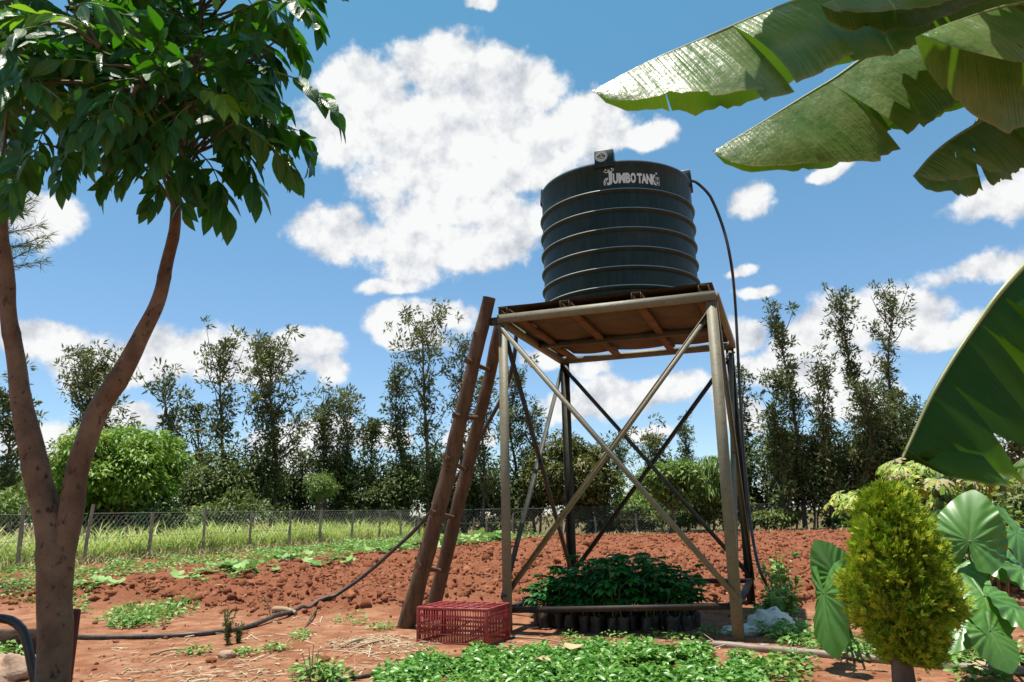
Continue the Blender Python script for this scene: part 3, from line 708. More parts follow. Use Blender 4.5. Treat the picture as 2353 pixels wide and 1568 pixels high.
hose('short_ground_hose', 'short black hose end poking out beside the leafy ground cover', pp, .014, M['hose_dusty'], 30, 7)
pp = [gpt(-150, 1560) + [0, 0, .02]] + [at(x, y, 4.35) for x, y in ((-60, 1440), (0, 1422), (32, 1428), (54, 1452), (66, 1495), (76, 1545), (84, 1600))]; q = pp[-1].copy(); q[2] = H(q[0], q[1]) - .02; q[0] += .01; pp.append(q)
hose('hose_loop', 'thick black hose looping up from the soil beside the forked trunk', pp, .024, M['black_plastic'], 60, 10)
for i, off in enumerate((4.6, 4.05, 3.5, 2.95, 2.4, 1.85)):            # drip lines parallel to the fence
    t = nrm(FN[1] - FN[0]); nrm2 = np.array([t[1], -t[0]]); P = []
    for s in np.linspace(-7.5, 10 - i * .3, 60):
        q = FN[0] + t * s + nrm2 * (off + .05 * math.sin(s * 1.3 + i)); P.append((q[0], q[1], H(q[0], q[1]) + .012))
    mb = MB(); tube(mb, P, .014, 5); o = mb.build('drip_line', M['black_plastic'], None, True, org=P[0])
    tag(o, ['thin black drip line along the edge of the ploughed bed', 'thin black drip line between rows of young green plants', 'thin black drip line between rows of young green plants', 'thin black drip line between rows of young green plants', 'thin black drip line between rows of young green plants', 'thin black drip line closest to the straw by the fence'][i], 'drip line', 'drip lines in the planted strip')

# ------------------------------------------------------------------ crate (upside down)
yaw = math.radians(-23); cu_ = np.array([math.cos(yaw), math.sin(yaw), 0]); cv_ = np.array([-math.sin(yaw), math.cos(yaw), 0])
near = gpt(1120, 1487); LX, LY, CH = .66, .46, .30
org = near - cu_ * LX / 2 + cv_ * LY / 2; org[2] = H(org[0], org[1]) - .005
crate = thing('plastic_crate', 'red slatted plastic crate turned upside down at the ladder foot', 'crate', org)
CR = np.stack([cu_, cv_, EZ], 1)
def cl(u, v, z): return org + cu_ * u + cv_ * v + EZ * z
def cpart(name, c, h):
    mb = MB(); box(mb, cl(*c), h, CR); o = mb.build(name, M['crate'], crate); b = o.modifiers.new('b', 'BEVEL'); b.width = .003; b.segments = 2; return o
for s in (-1, 1):
    for z, hh in ((.012, .012), (.086, .006), (.160, .006), (.230, .006), (CH - .012, .0118)):
        cpart('rail', (0, s * LY / 2, z), (LX / 2 + .004, .009 if hh > .01 else .007, hh))
        cpart('rail', (s * LX / 2, 0, z), (.009 if hh > .01 else .007, LY / 2 - .010, hh))
    cpart('end_panel', (s * (LX / 2 - .004), 0, .235), (.003, LY * .30, .040))
    for q in (-1, 1): cpart('corner_post', (s * (LX / 2 - .006), q * (LY / 2 - .006), CH / 2), (.013, .013, CH / 2 - .002))
mb = MB(); box(mb, (0, 0, 0), (.0035, .0035, CH / 2 - .006)); sl_me = mb.mesh('slat', M['crate'])
mb = MB(); box(mb, (0, 0, 0), (.0055, .003, CH / 2 - .006)); sw_me = mb.mesh('slat', M['crate'])
def cmat(u, v, z, rz=0):
    m = np.eye(4); c, s = math.cos(rz), math.sin(rz); m[:3, :3] = CR @ np.array([[c, -s, 0], [s, c, 0], [0, 0, 1]]); m[:3, 3] = cl(u, v, z); return m
for s in (-1, 1):
    for i in range(25):
        u = -LX / 2 + .028 + i * (LX - .056) / 24
        place('slat', sw_me if i % 4 == 0 else sl_me, crate, cmat(u, s * (LY / 2 - .003), CH / 2))
    for i in range(15):
        v = -LY / 2 + .028 + i * (LY - .056) / 14
        place('slat', sw_me if i % 4 == 0 else sl_me, crate, cmat(s * (LX / 2 - .003), v, CH / 2, math.pi / 2))
mb = MB(); box(mb, (0, 0, 0), (.008, LY / 2 - .012, .003)); tb_me = mb.mesh('top_slat', M['crate'])
mb = MB(); box(mb, (0, 0, 0), (LX / 2 - .012, .005, .004)); tr_me = mb.mesh('top_rib', M['crate'])
mb = MB(); box(mb, (0, 0, 0), (.006, LY / 2 - .012, .0045)); tc_me = mb.mesh('top_rib', M['crate'])
for i in range(24): place('top_slat', tb_me, crate, cmat(-LX / 2 + .024 + i * (LX - .048) / 23, 0, CH - .010))
for v in (-.10, 0, .10): place('top_rib', tr_me, crate, cmat(0, v, CH - .002))
for u in (-.20, -.10, 0, .10, .20): place('top_rib', tc_me, crate, cmat(u, 0, CH - .0015))

# ------------------------------------------------------------------ sack, litter by the tower foot
def blob(mb, c, r, seed, amp=.35, n=(22, 30), sc=2.6):
    th, ph = np.meshgrid(np.linspace(0, np.pi, n[0]), np.linspace(0, 2 * np.pi, n[1], endpoint=False), indexing='ij')
    d = np.stack([np.sin(th) * np.cos(ph), np.sin(th) * np.sin(ph), np.cos(th)], -1)
    w = 1 + amp * 2 * (fbm(d[..., 0] * sc + d[..., 2] * 1.7 + 20 + seed, d[..., 1] * sc - d[..., 2] * 1.3 + 20, 4, seed) - .47)
    return mb.add((c + d * w[..., None] * np.asarray(r)).reshape(-1, 3), grid_faces(n[0], n[1], True))
p = gpt(1772, 1456); mb = MB()
blob(mb, p + [.05, .10, .06], (.20, .15, .13), 3, .34, (36, 48), 3.2); blob(mb, p + [-.20, .04, .02], (.22, .13, .05), 8, .4, (26, 36), 3.5)
tag(mb.build('white_sack', M['sack'], None, True, org=tuple(p)), 'crumpled white woven sack heaped around the tower foot', 'sack')
p = gpt(1395 * 0 + 2287, 1540); mb = MB()
tv = np.array([[0, 0, 0], [.5, .3, .1], [.55, .65, .22], [0, 1, .1], [-.5, .6, .25], [-.5, .25, .12], [0, .3, -.02], [0, .65, -.03]]); tf = LEAF_F[1]
def dry_leaf(p, s, yaw, lab, grp=None):
    mb = MB(); c, sn = math.cos(yaw), math.sin(yaw); R = np.array([[c, -sn, 0], [sn, c, 0], [0, 0, 1]])
    v = (tv * s) @ R.T + p + [0, 0, .02]; mb.add(v, tf); mb.add(v - [0, 0, .002], np.array(tf)[:, ::-1])
    tag(mb.build('dry_leaf', M['dry_leaf'], None, True, org=tuple(p)), lab, 'leaf', grp)
dry_leaf(gpt(2262, 1552) , .20, -.9, 'large curled tan dry leaf lying against the brown pipe')
dry_leaf(gpt(1312, 1535) + [0, 0, .10], .13, -.4, 'pale curled dry leaf resting on the leafy ground cover')
dry_leaf(gpt(1270, 1552) + [0, 0, .06], .13, 1.2, 'twisted brown dry leaf beside the paler one on ground cover')
dry_leaf(gpt(1470, 1512) + [0, 0, .02], .14, 1.5, 'flat grey dry leaf at the edge of the ground cover')

# ------------------------------------------------------------------ seedlings under the tower
rng = np.random.default_rng(21)
def palmate(rng, mb, c, d, size, tint):
    k = 5
    for j in range(k):
        a = (j - 2) * .55
        s = np.cross(d, EZ); s = nrm(s) if np.linalg.norm(s) > .05 else np.array([1., 0, 0])
        q = nrm(d * math.cos(a) + s * math.sin(a) + np.array([0, 0, -.25]))
        R = frames(q[None], np.array([[0, 0, 1.]]) + .15 * rng.normal(size=(1, 3)))
        scatter(mb, *LEAF_F, c[None], R, np.array([[size * .45, size * (1 - .1 * abs(j - 2)), size]]), np.array([tint]))
def make_seedling(rng, h, lit=False):
    """meshes at the origin: bag and plant"""
    b = MB(); n = 10; zz = np.array([0, .03, .07, .11, .135]); rr = np.array([.048, .054, .052, .055, .050])
    a = np.linspace(0, 2 * np.pi, n, endpoint=False); r = rr[:, None] * (1 + .14 * rng.normal(size=(5, n)))
    v = np.stack([r * np.cos(a), r * np.sin(a), zz[:, None] + 0 * a + .008 * rng.normal(size=(5, n)) * (zz[:, None] > .12)], -1)
    b.add(v.reshape(-1, 3), grid_faces(5, n, True)); b.add(np.vstack([v[3], [[0, 0, .115]]]), [[n, j, (j + 1) % n] for j in range(n)], .5, 1)
    p = MB(); top = np.array([rng.normal() * .03, rng.normal() * .03, h])
    S = resample(np.array([[0, 0, .11], [rng.normal() * .015, rng.normal() * .015, h * .55], top]), 8); tube(p, S, np.linspace(.006, .003, 8), 5, m=1)
    for k in range(9):
        t = .35 + .65 * k / 8; c = S[min(7, int(t * 7))]; az = k * 2.4 + rng.random(); e = .25 + .5 * t
        d = np.array([math.cos(az) * math.cos(e), math.sin(az) * math.cos(e), math.sin(e)]); L = .09 * (1.2 - .4 * t)
        tube(p, [c, c + d * L], [.0025, .0018], 4, m=1, cap=False)
        palmate(rng, p, c + d * L, nrm(d + [0, 0, -.35]), .125 * rng.uniform(.8, 1.2), rng.random())
    return b, p
vars_ = []
for k in range(6):
    b, p = make_seedling(rng, rng.uniform(.36, .52)); vars_.append((b.mesh('grow_bag', [M['bag'], M['soil']]), p.mesh('plant', [M['seedling'], M['stem']])))
M['seedling_lit'] = M['weed']
cnt = 0
for i in range(12):
    for j in range(8):
        u = -.90 + i * .132 + rng.normal() * .024; v = -.90 + j * .135 + rng.normal() * .026
        if ((u + .17) / .80) ** 2 + ((v + .42) / .56) ** 2 > 1.05: continue
        p = tl(u, v, 0); p[2] = H(p[0], p[1]) - .006
        front = v < -.85 + .13
        t = thing('seedling', 'dark green bushy seedling in a black bag in the tower shade' if i > 1 else 'seedling at the sunlit ladder-side end of the bagged seedlings', 'seedling', p, 'bagged seedlings under the tower' if i > 1 else 'seedlings at the sunlit end of the bed')
        k = int(rng.integers(6)); s = .84 + .26 * math.exp(-((u + .08) / .42) ** 2) + rng.normal() * .05
        for nm, me in (('grow_bag', vars_[k][0]), ('plant', vars_[k][1])):
            o = bpy.data.objects.new(nm, me); col.objects.link(o); o.parent = t
            o.rotation_euler = (0, 0, rng.random() * 6.28); o.scale = (1, 1, 1) if nm == 'grow_bag' else (s * 1.1, s * 1.1, s * 1.02)
        cnt += 1

# ------------------------------------------------------------------ forked tree at the left
TY = 4.0
fk = at(128, 1235, TY); tb = at(122, 1640, TY); tb[2] = H(tb[0], tb[1])
tree = thing('forked_tree', 'smooth brown forked tree with big drooping glossy leaves', 'tree', tb)
def wpx(w, Y): return w / 2 / PF * Y * 1.03
mb = MB()
def scar(Q):
    rg = np.random.default_rng(len(Q)); i = np.arange(len(Q))
    for c in rg.uniform(5, len(Q), 26): Q[:, 3] *= 1 + rg.uniform(-.05, .09) * np.exp(-((i - c) / rg.uniform(.7, 1.8)) ** 2)
    Q[:, :3] += .004 * np.stack([np.sin(i * .31), np.cos(i * .23), 0 * i], 1); return Q
def rpath(lst): return scar(resample(np.array([np.append(p, r) for p, r in lst]), 240))
def A4(x, y, wpx, dy=0.0): return (at(x, y, TY + dy), wpx / 2 / PF * TY * .80)
Q = rpath([(tb - [0, 0, .1], .094), A4(123, 1568, 88), A4(126, 1400, 88), A4(126, 1300, 84), A4(113, 1200, 74), A4(86, 1090, 66), A4(62, 980, 60), A4(38, 850, 50), A4(22, 720, 46), A4(11, 600, 42), A4(0, 480, 38), A4(-20, 300, 32), A4(-30, 100, 28), A4(-20, -150, 22), A4(-60, -420, 12)])
P, w = Q[:, :3], Q[:, 3]
tube(mb, P, w, 26, bump=.13, seed=2); mb.build('trunk', M['trunk'], tree, True); TL = P
mb = MB()
Q = rpath([A4(126, 1440, 60), A4(138, 1330, 68), A4(152, 1230, 66), A4(168, 1140, 64), A4(190, 1040, 60), A4(222, 950, 58), A4(275, 865, 54, .02), A4(330, 765, 47, .04), A4(370, 665, 41, .06), A4(395, 560, 36, .08), A4(408, 450, 32, .1), A4(425, 330, 27, .12), A4(440, 200, 23, .12), A4(460, 60, 20, .1), A4(480, -150, 14, .1), A4(500, -400, 8)])
P, w = Q[:, :3], Q[:, 3]
tube(mb, P, w, 24, bump=.13, seed=5); mb.build('limb', M['trunk'], tree, True); TRt = P
def leaflet(mb, c, d, up, L, W, tint, rng):
    n = 6; t = np.linspace(0, 1, n); prof = np.array([0.02, .62, .98, .92, .55, .0]); R = frames(d[None], up[None])[0]
    curl = -rng.uniform(.08, .30); fold = rng.uniform(.10, .4); tw = rng.normal() * .25
    vs = []; uv = []
    for i in range(n):
        for k, s in enumerate((-1, 0, 1)):
            x = s * prof[i] * W / 2; z = abs(s) * prof[i] * W * fold / 2 + curl * L * t[i] ** 2 + s * tw * prof[i] * W * .5 * t[i]
            vs.append(c + R @ np.array([x, t[i] * L, z])); uv.append((s * .5 + .5, t[i]))
    mb.add(vs, grid_faces(n, 3), tint, 0, np.array(uv))
def compound_leaf(rng, young=False):
    """unit leaf, rachis along +y 0.36 m, upper side +z"""
    mb = MB(); RL = .36; P = resample(np.array([[0, 0, 0], [0, RL * .4, .02], [0, RL * .75, -.01], [0, RL, -.06]]), 12)
    tube(mb, P, np.linspace(.0045, .0018, 12), 5, m=1)
    for k in range(5):
        t = .28 + .165 * k; c = P[min(11, int(t * 11.5))]
        for s in (-1, 1):
            d = nrm(np.array([s * (.75 - .1 * k) + rng.normal() * .12, .62 + rng.normal() * .15, -.45 + rng.normal() * .28]))
            leaflet(mb, c, d, nrm(np.array([s * .5, 0, 1.]) + .25 * rng.normal(size=3)), 0.172 * rng.uniform(.82, 1.15), .074 * rng.uniform(.85, 1.15), rng.random() * (.7 if not young else 1), rng)
    leaflet(mb, P[-1], nrm(np.array([0, .8, -.5])), np.array([0, .3, 1.]), .17, .074, rng.random() * .7, rng)
    return mb
def leaf_material(name, base, base2, tcol, rough, spec, tr, vein=.35):
    m = bpy.data.materials.new(name); m.use_nodes = True; t = NT(m.node_tree); t.n.clear()
    p = t.new('ShaderNodeBsdfPrincipled'); o = t.new('ShaderNodeOutputMaterial'); uv = t.new('ShaderNodeTexCoord').outputs['UV']
    sep = t.new('ShaderNodeSeparateXYZ'); t.l.new(uv, sep.inputs[0])
    ax = t.math('ABSOLUTE', t.math('SUBTRACT', sep.outputs[0], .5))
    vv = t.math('SINE', t.math('MULTIPLY', t.math('SUBTRACT', sep.outputs[1], t.math('MULTIPLY', ax, .55)), 75.0))
    mid = t.ramp(ax, [(.0, 1.), (.05, 0.)])
    att = t.new('ShaderNodeAttribute', attribute_name='tint').outputs['Fac']; oi = t.new('ShaderNodeObjectInfo').outputs['Random']
    c = t.mix(t.math('MULTIPLY', t.math('ADD', att, oi), .5), base, base2)
    c = t.mix(t.math('MULTIPLY', mid, .6), c, tuple(min(1, q * 2.2 + .03) for q in base2))
    t.l.new(c, p.inputs['Base Color']); p.inputs['Roughness'].default_value = rough; p.inputs['Specular IOR Level'].default_value = spec
    b = t.new('ShaderNodeBump'); b.inputs['Strength'].default_value = vein; b.inputs['Distance'].default_value = .004
    t.l.new(vv, b.inputs['Height']); t.l.new(b.outputs[0], p.inputs['Normal'])
    tr_ = t.new('ShaderNodeBsdfTranslucent'); tr_.inputs['Color'].default_value = (*tcol, 1); mx = t.new('ShaderNodeMixShader'); mx.inputs[0].default_value = tr
    t.l.new(p.outputs[0], mx.inputs[1]); t.l.new(tr_.outputs[0], mx.inputs[2]); t.l.new(mx.outputs[0], o.inputs['Surface']); return m
M['leaf_near'] = leaf_material('glossy compound leaf', (.012, .066, .008), (.030, .13, .014), (.09, .36, .008), .36, .42, .24)
rng = np.random.default_rng(5)
M['leaf_young'] = leaf_material('young compound leaf', (.10, .26, .015), (.20, .36, .03), (.30, .60, .02), .36, .55, .35)
LY_ = [compound_leaf(rng).mesh('leaf', [M['leaf_young'], M['stem']], smooth=True) for _ in range(2)]
LV = [compound_leaf(rng).mesh('leaf', [M['leaf_near'], M['stem']], smooth=True) for _ in range(8)]
def put_leaf(a, b, upj=.35, s=None, up0=(0, -.15, 1.)):
    a = np.asarray(a, float); b = np.asarray(b, float); d = b - a; L = np.linalg.norm(d); R = frames(d[None], (np.array(up0) + rng.normal(size=3) * upj)[None])[0]
    m = np.eye(4); m[:3, :3] = R * (s if s else np.clip(L / .42, .7, 1.25)); m[:3, 3] = a; return place('leaf', LY_[int(rng.integers(2))] if rng.random() < .06 else LV[int(rng.integers(8))], tree, m)
hand = [(560,30,700,70,3.9),(600,50,720,110,4.1),(640,-10,755,45,3.8),(520,60,680,125,4.2),(560,110,650,185,4.1),(590,140,655,230,4.0),(500,180,640,240,4.0),(540,225,655,280,3.8),
 (600,275,752,345,3.7),(560,262,690,350,3.9),(520,300,612,425,3.8),(480,320,600,395,4.0),(450,345,540,470,3.8),(435,355,505,465,4.0),(410,375,340,468,3.7),(425,370,398,478,3.6),
 (330,325,205,425,3.5),(300,330,270,428,3.7),(250,320,170,360,3.5),(180,250,100,385,3.6),(120,230,30,320,3.7),(110,280,60,398,3.8),(60,330,20,458,3.6),(40,300,-10,440,3.7),
 (330,180,180,200,3.1),(330,200,130,250,3.1),(300,240,150,300,3.1),(350,250,225,335,3.2),(400,260,275,355,3.3),(425,300,325,378,3.3),(380,190,290,190,3.2),(250,150,60,130,3.0),(230,110,80,60,3.0),
 (200,60,60,20,3.0),(90,60,-20,110,2.9),(60,190,-40,240,3.0),(170,330,130,420,3.3),(240,270,180,360,3.1),(280,200,240,290,3.0),(360,330,260,400,3.3),(20,120,90,180,3.0),(440,240,360,330,3.2),(100,330,20,420,3.4),(560,180,600,230,3.3),(320,90,200,60,3.1),(400,120,320,200,3.2),(460,150,560,190,3.4),(450,210,540,225,3.3),(480,260,560,330,3.6),(380,300,450,400,3.6),(150,180,20,200,3.1),(160,20,300,10,3.0)]
nleaf = 0; anchors = []
for (x0, y0, x1, y1, Y) in hand:
    a, b = at(x0, y0, Y + .05), at(x1, y1, Y - .08); put_leaf(a, b, .35, None, (0, -.85, .62) if Y < 3.45 else (0, -.15, 1.)); anchors.append(a)
def nearest(p, lo=.5):
    best = None
    for S in (TL[110:], TRt[110:]):
        q = S[S[:, 2] < p[2] - .02]
        q = q if len(q) else S[:3]
        d = np.linalg.norm(q - p, axis=1); i = int(np.argmin(d))
        if best is None or d[i] < best[0]: best = (d[i], q[i])
    return best[1]
for k in range(125):                                   # fill of the visible crown
    x, y = rng.uniform(-60, 640), rng.uniform(-40, 310)
    if x > 560 and y > 200 or (x < 330 and y > 240): y *= .6
    Y = rng.uniform(3.2, 4.5); a = at(x, y, Y); az = rng.random() * 6.28; e = rng.uniform(-.5, .15)
    put_leaf(a, a + .40 * np.array([math.cos(az) * math.cos(e), math.sin(az) * math.cos(e), math.sin(e)])); anchors.append(a)
for k in range(115):                                   # the crown goes on above the frame
    x, y = rng.uniform(-350, 700), rng.uniform(-620, -40)
    Y = rng.uniform(3.3, 4.5); a = at(x, y, Y); az = rng.random() * 6.28; e = rng.uniform(-.5, .3)
    put_leaf(a, a + .42 * np.array([math.cos(az) * math.cos(e), math.sin(az) * math.cos(e), math.sin(e)])); anchors.append(a)
mb = MB()
for k, a in enumerate(anchors):                         # twigs joining the leaves to the two limbs
    if k % 2 == 0 or k < 42:
        q = nearest(a); L = np.linalg.norm(a - q)
        if L > .9 and k % 4: 
            j = min(range(k), key=lambda i: np.linalg.norm(anchors[i] - a) + (anchors[i][2] > a[2]) * .3) if k else 0; q = anchors[j] if k else q
        mid = (q + a) / 2 + rng.normal(size=3) * .03 + [0, 0, .04]
        tube(mb, resample(np.array([q, mid, a]), 7), np.linspace(.013 if L > .5 else .009, .005, 7), 6, cap=False)
mb.build('twigs', M['twig_green'], tree, True)['kind'] = 'stuff'

# stake, plank, rock at the bottom left
mb = MB(); a = at(171, 1400, 4.25); b = a.copy(); b[0] -= .015; b[2] = H(b[0], b[1]) - .1; bar(mb, b, a, .055, .05, up=(0, 1, 0)); 
o = mb.build('wooden_stake', M['stake'], None, False, org=(b[0], b[1], b[2] + .1)); o.modifiers.new('b', 'BEVEL').width = .008
tag(o, 'dark red wooden stake driven in against the forked trunk', 'stake')
mb = MB(); a = gpt(-40, 1512); b = gpt(84, 1512); bar(mb, a + [0, .15, .10], b + [0.06, .25, .10], .06, .19); o = mb.build('old_plank', M['dark_wood'], None, False, org=tuple(a)); o.modifiers.new('b', 'BEVEL').width = .01
tag(o, 'dark old plank on edge behind the forked trunk', 'plank')
mb = MB(); p = gpt(15, 1560); blob(mb, p + [0, 0, .02], (.20, .16, .13), 6, .5); tag(mb.build('pale_rock', M['rock'], None, True, org=tuple(p)), 'pale rounded rock under the looping black hose', 'rock')
for (x, y, s, lab) in ((520, 1512, .07, 'small reddish stone on the bare path with straw'), (745, 1520, .05, 'small dark clod alone on the bare path'), (485, 1522, .04, 'tiny reddish pebble on the dusty path')):
    mb = MB(); p = gpt(x, y); blob(mb, p + [0, 0, s * .3], (s, s * .8, s * .55), int(x), .5, (12, 16)); tag(mb.build('stone', M['rock'] if s > .045 and x < 600 else M['clod'], None, True, org=tuple(p)), lab, 'stone')

# ------------------------------------------------------------------ banana plant at the right
def banana_material(g=1.0, nm='banana leaf'):
    m = bpy.data.materials.new(nm); m.use_nodes = True; t = NT(m.node_tree); t.n.clear()
    p = t.new('ShaderNodeBsdfPrincipled'); o = t.new('ShaderNodeOutputMaterial'); tcn = t.new('ShaderNodeTexCoord'); uv = tcn.outputs['UV']
    sep = t.new('ShaderNodeSeparateXYZ'); t.l.new(uv, sep.inputs[0]); u, v = sep.outputs[0], sep.outputs[1]
    rip = t.noise(t.vmath('MULTIPLY', uv, (110, 1.2, 1)), 1.0, 3, .6); big = t.noise(tcn.outputs['Object'], 7, 5, .6)
    c = t.mix(t.ramp(rip, [(.35, 0.), (.7, 1.)]), (.045, .13, .014), (.10, .19, .035))
    c = t.mix(t.ramp(big, [(.36, 0.), (.66, .8)]), c, (.195, .25, .085))
    c = t.mix(t.ramp(t.noise(tcn.outputs['Object'], 22, 4, .6), [(.66, 0.), (.74, .8)]), c, (.10, .075, .03))
    if g < 1: c = t.mix(.9, c, (.010, .070, .008))  # shade put into the colour: dark green copy of the leaf
    edge = t.ramp(v, [(.955, 0.), (1.0, .8)]); c = t.mix(edge, c, (.30, .24, .07))
    t.l.new(c, p.inputs['Base Color']); p.inputs['Roughness'].default_value = .36 if g == 1 else .5; p.inputs['Specular IOR Level'].default_value = 0.7 if g == 1 else .12
    b = t.new('ShaderNodeBump'); b.inputs['Strength'].default_value = .6; b.inputs['Distance'].default_value = .012
    t.l.new(t.math('MULTIPLY_ADD', big, 1.6, t.noise(t.vmath('MULTIPLY', uv, (190, .6, 1)), 1.0, 2, .5)), b.inputs['Height']); t.l.new(b.outputs[0], p.inputs['Normal'])
    tr = t.new('ShaderNodeBsdfTranslucent'); tr.inputs['Color'].default_value = (.16, .38, .012, 1); mx = t.new('ShaderNodeMixShader'); mx.inputs[0].default_value = .22
    t.l.new(p.outputs[0], mx.inputs[1]); t.l.new(tr.outputs[0], mx.inputs[2]); t.l.new(mx.outputs[0], o.inputs['Surface']); return m
M['banana'] = banana_material(); M['banana_shaded'] = banana_material(.5, 'shade-darkened banana leaf')
M['midrib'] = mat('banana midrib', (.22, .27, .08), (.32, .34, .14), 6, .4, .5)
def banana_leaf(parent, pts, width, droop, seed, ntear=5, n=90, mcr=9, start=.12, gap=.6, thick=.022, mt='banana', cuts_t=None, tip=(.22, .55), wf=(1.0, 1.0)):
    rg = np.random.default_rng(seed); P = resample(np.array(pts), n); T = nrm(np.gradient(P, axis=0)); t = np.linspace(0, 1, n)
    mbr = MB(); tube(mbr, P, np.interp(t, [0, .15, .6, 1], [thick, thick * .8, thick * .45, .003]), 8)
    S = np.cross(T, EZ); S = nrm(S); Nn = np.cross(S, T)
    x = np.clip((t - start) / (1 - start), 0, 1); wp = width * np.clip(x / .16, 0, 1) ** .6 * np.clip((1 - x) / tip[0], 0, 1) ** tip[1]
    wp = wp * (1 + .05 * (fbm(t * 9 + seed, t * 0 + 3, 2, seed) - .45))
    mb = MB(); i0 = int(np.argmax(x > 0))
    for s in (-1, 1):
        nt_ = ntear if s < 0 or n < 60 else max(1, ntear // 3); cuts = np.sort(rg.choice(np.arange(i0 + 8, n - 8), nt_, replace=False)) if ntear else np.array([], int)
        if cuts_t: cuts = np.array([int(q * n) for q in cuts_t]) + (s > 0) * 2
        tl_ = rg.uniform(.2, .8)
        segs = np.split(np.arange(i0, n), np.unique(cuts) - i0)
        for q, seg in enumerate(segs):
            if len(seg) < 2: continue
            if q < len(segs) - 1: seg = np.append(seg, segs[q + 1][0])
            d0 = droop[0 if s < 0 else 1] + rg.normal() * .06; curl = rg.uniform(.05, .5)
            rows = []; uvs = []
            for k in range(mcr):
                f = k / (mcr - 1); ang = d0 + curl * f * f + .10 * np.sin(t[seg] * 26 + seed + q * 2 + f * 2) * f
                if k == 0: pos = P[seg].copy() + Nn[seg] * thick * .25
                else: pos = pos + (wf[0 if s < 0 else 1] * wp[seg] / (mcr - 1))[:, None] * (s * S[seg] * np.cos(ang)[:, None] - Nn[seg] * np.sin(ang)[:, None])
                loc = np.linspace(1, -1, len(seg)) * gap * .02 * f ** 1.5 * (1 if 0 < q else 1)
                if k == mcr - 1: pos = pos + (S[seg] * s * math.cos(d0) - Nn[seg] * math.sin(d0)) * (.012 * rg.normal(size=(len(seg), 1)) * (rg.random((len(seg), 1)) < .3) + .004 * rg.normal(size=(len(seg), 1)))
                rows.append(pos + T[seg] * (loc + tl_ * .05 * f)[:, None]); uvs.append(np.stack([t[seg] + 3.7 * seed, np.full(len(seg), f)], 1))
            mb.add(np.stack(rows).reshape(-1, 3), grid_faces(mcr, len(seg)), rg.random(), 0, np.concatenate(uvs))
    lf = mb.build('leaf', M[mt], parent, True); mbr.build('midrib', M['midrib'], lf, True)
S0 = at(2860, 260, 3.0); sb = np.array([S0[0] + .05, S0[1], H(S0[0], S0[1])])
banana = thing('banana_plant', 'banana plant with huge torn arching leaves reaching over the garden', 'banana plant', sb)
mb = MB(); tube(mb, resample(np.array([sb - [0, 0, .1], sb + [.02, 0, 1.0], S0]), 24), np.linspace(.13, .07, 24), 18, bump=.05); mb.build('pseudostem', M['stem'], banana, True)
def px_path(*p): return [S0] + [at(*q) for q in p]
banana_leaf(banana, px_path((2500, -40, 3.0), (2130, -75, 2.9), (1860, -8, 2.8), (1600, 96, 2.75), (1480, 149, 2.75), (1372, 206, 2.75)), .41, (1.02, .95), 1, 8, start=.2, gap=.12, wf=(1.10, .80))
banana_leaf(banana, px_path((2450, 30, 3.3), (2080, 92, 3.2), (1900, 192, 3.15), (1750, 283, 3.1), (1648, 345, 3.1)), .42, (1.05, 1.1), 2, 9, start=.2, gap=.25, wf=(1.12, .85))
banana_leaf(banana, px_path((2500, 40, 3.65), (2180, 95, 3.55), (2020, 150, 3.5), (1930, 205, 3.45), (1870, 250, 3.42)), .36, (1.2, 1.2), 17, 6, start=.2, gap=.3, mt='banana_shaded')
banana_leaf(banana, px_path((2600, -20, 2.5), (2353, 6, 2.35), (2200, 50, 2.3), (2120, 82, 2.28)), .44, (1.05, 1.2), 13, 7, start=.2, gap=.2)
banana_leaf(banana, px_path((2500, 215, 2.95), (2350, 235, 2.9), (2220, 300, 2.85), (2150, 350, 2.82), (2107, 398, 2.8)), .27, (1.1, 1.2), 4, 7, start=.2, gap=.3)
banana_leaf(banana, px_path((2600, 380, 2.2), (2353, 612, 2.02), (2240, 752, 2.0), (2150, 892, 1.97), (2098, 1000, 1.96), (2074, 1052, 1.95)), .34, (1.40, 1.50), 5, 6, start=.25, gap=3.2, mt='banana_shaded', cuts_t=(.45, .56, .66, .73, .79, .84, .90), tip=(.13, .42))
banana_leaf(banana, px_path((2500, -230, 2.7), (2200, -120, 2.6), (2000, -30, 2.55), (1890, 12, 2.5)), .24, (1.0, 1.1), 6, 2, start=.2)
banana_leaf(banana, px_path((2600, 120, 3.4), (2400, 170, 3.4), (2280, 235, 3.4), (2240, 285, 3.4)), .20, (1.2, 1.2), 7, 4, start=.2)
banana_leaf(banana, px_path((2600, -300, 2.9), (2200, -480, 2.75), (1850, -430, 2.62), (1560, -240, 2.5)), .30, (.45, .5), 8, 8, start=.2, gap=1.5)
banana_leaf(banana, px_path((2750, -200, 2.7), (2500, -420, 2.4), (2300, -420, 2.1), (2100, -300, 1.9)), .28, (.5, .5), 9, 8, start=.2, gap=1.5)
for (sd_, zz, dx_) in ((31, 3.05, 0), (32, 3.3, .22)):  # unseen leaves added overhead to shade the big hanging leaf
    banana_leaf(banana, [S0, S0 + [-.5, -.75, .55], np.array([2.0 + dx_, 1.95 - dx_, zz + .15]), np.array([1.55 + dx_, 1.75 - dx_, zz + .1]), np.array([1.05 + dx_, 1.62 - dx_, zz])], .36, (.25, .25), sd_, 5, start=.25, gap=.6)
banana_leaf(banana, px_path((2950, 0, 2.5), (2850, -150, 2.0), (2700, -200, 1.6)), .28, (.5, .5), 10, 5, start=.2)
banana_leaf(banana, px_path((3000, 0, 3.6), (3100, -200, 4.2), (3150, -100, 4.8)), .28, (.5, .5), 11, 5, start=.2)

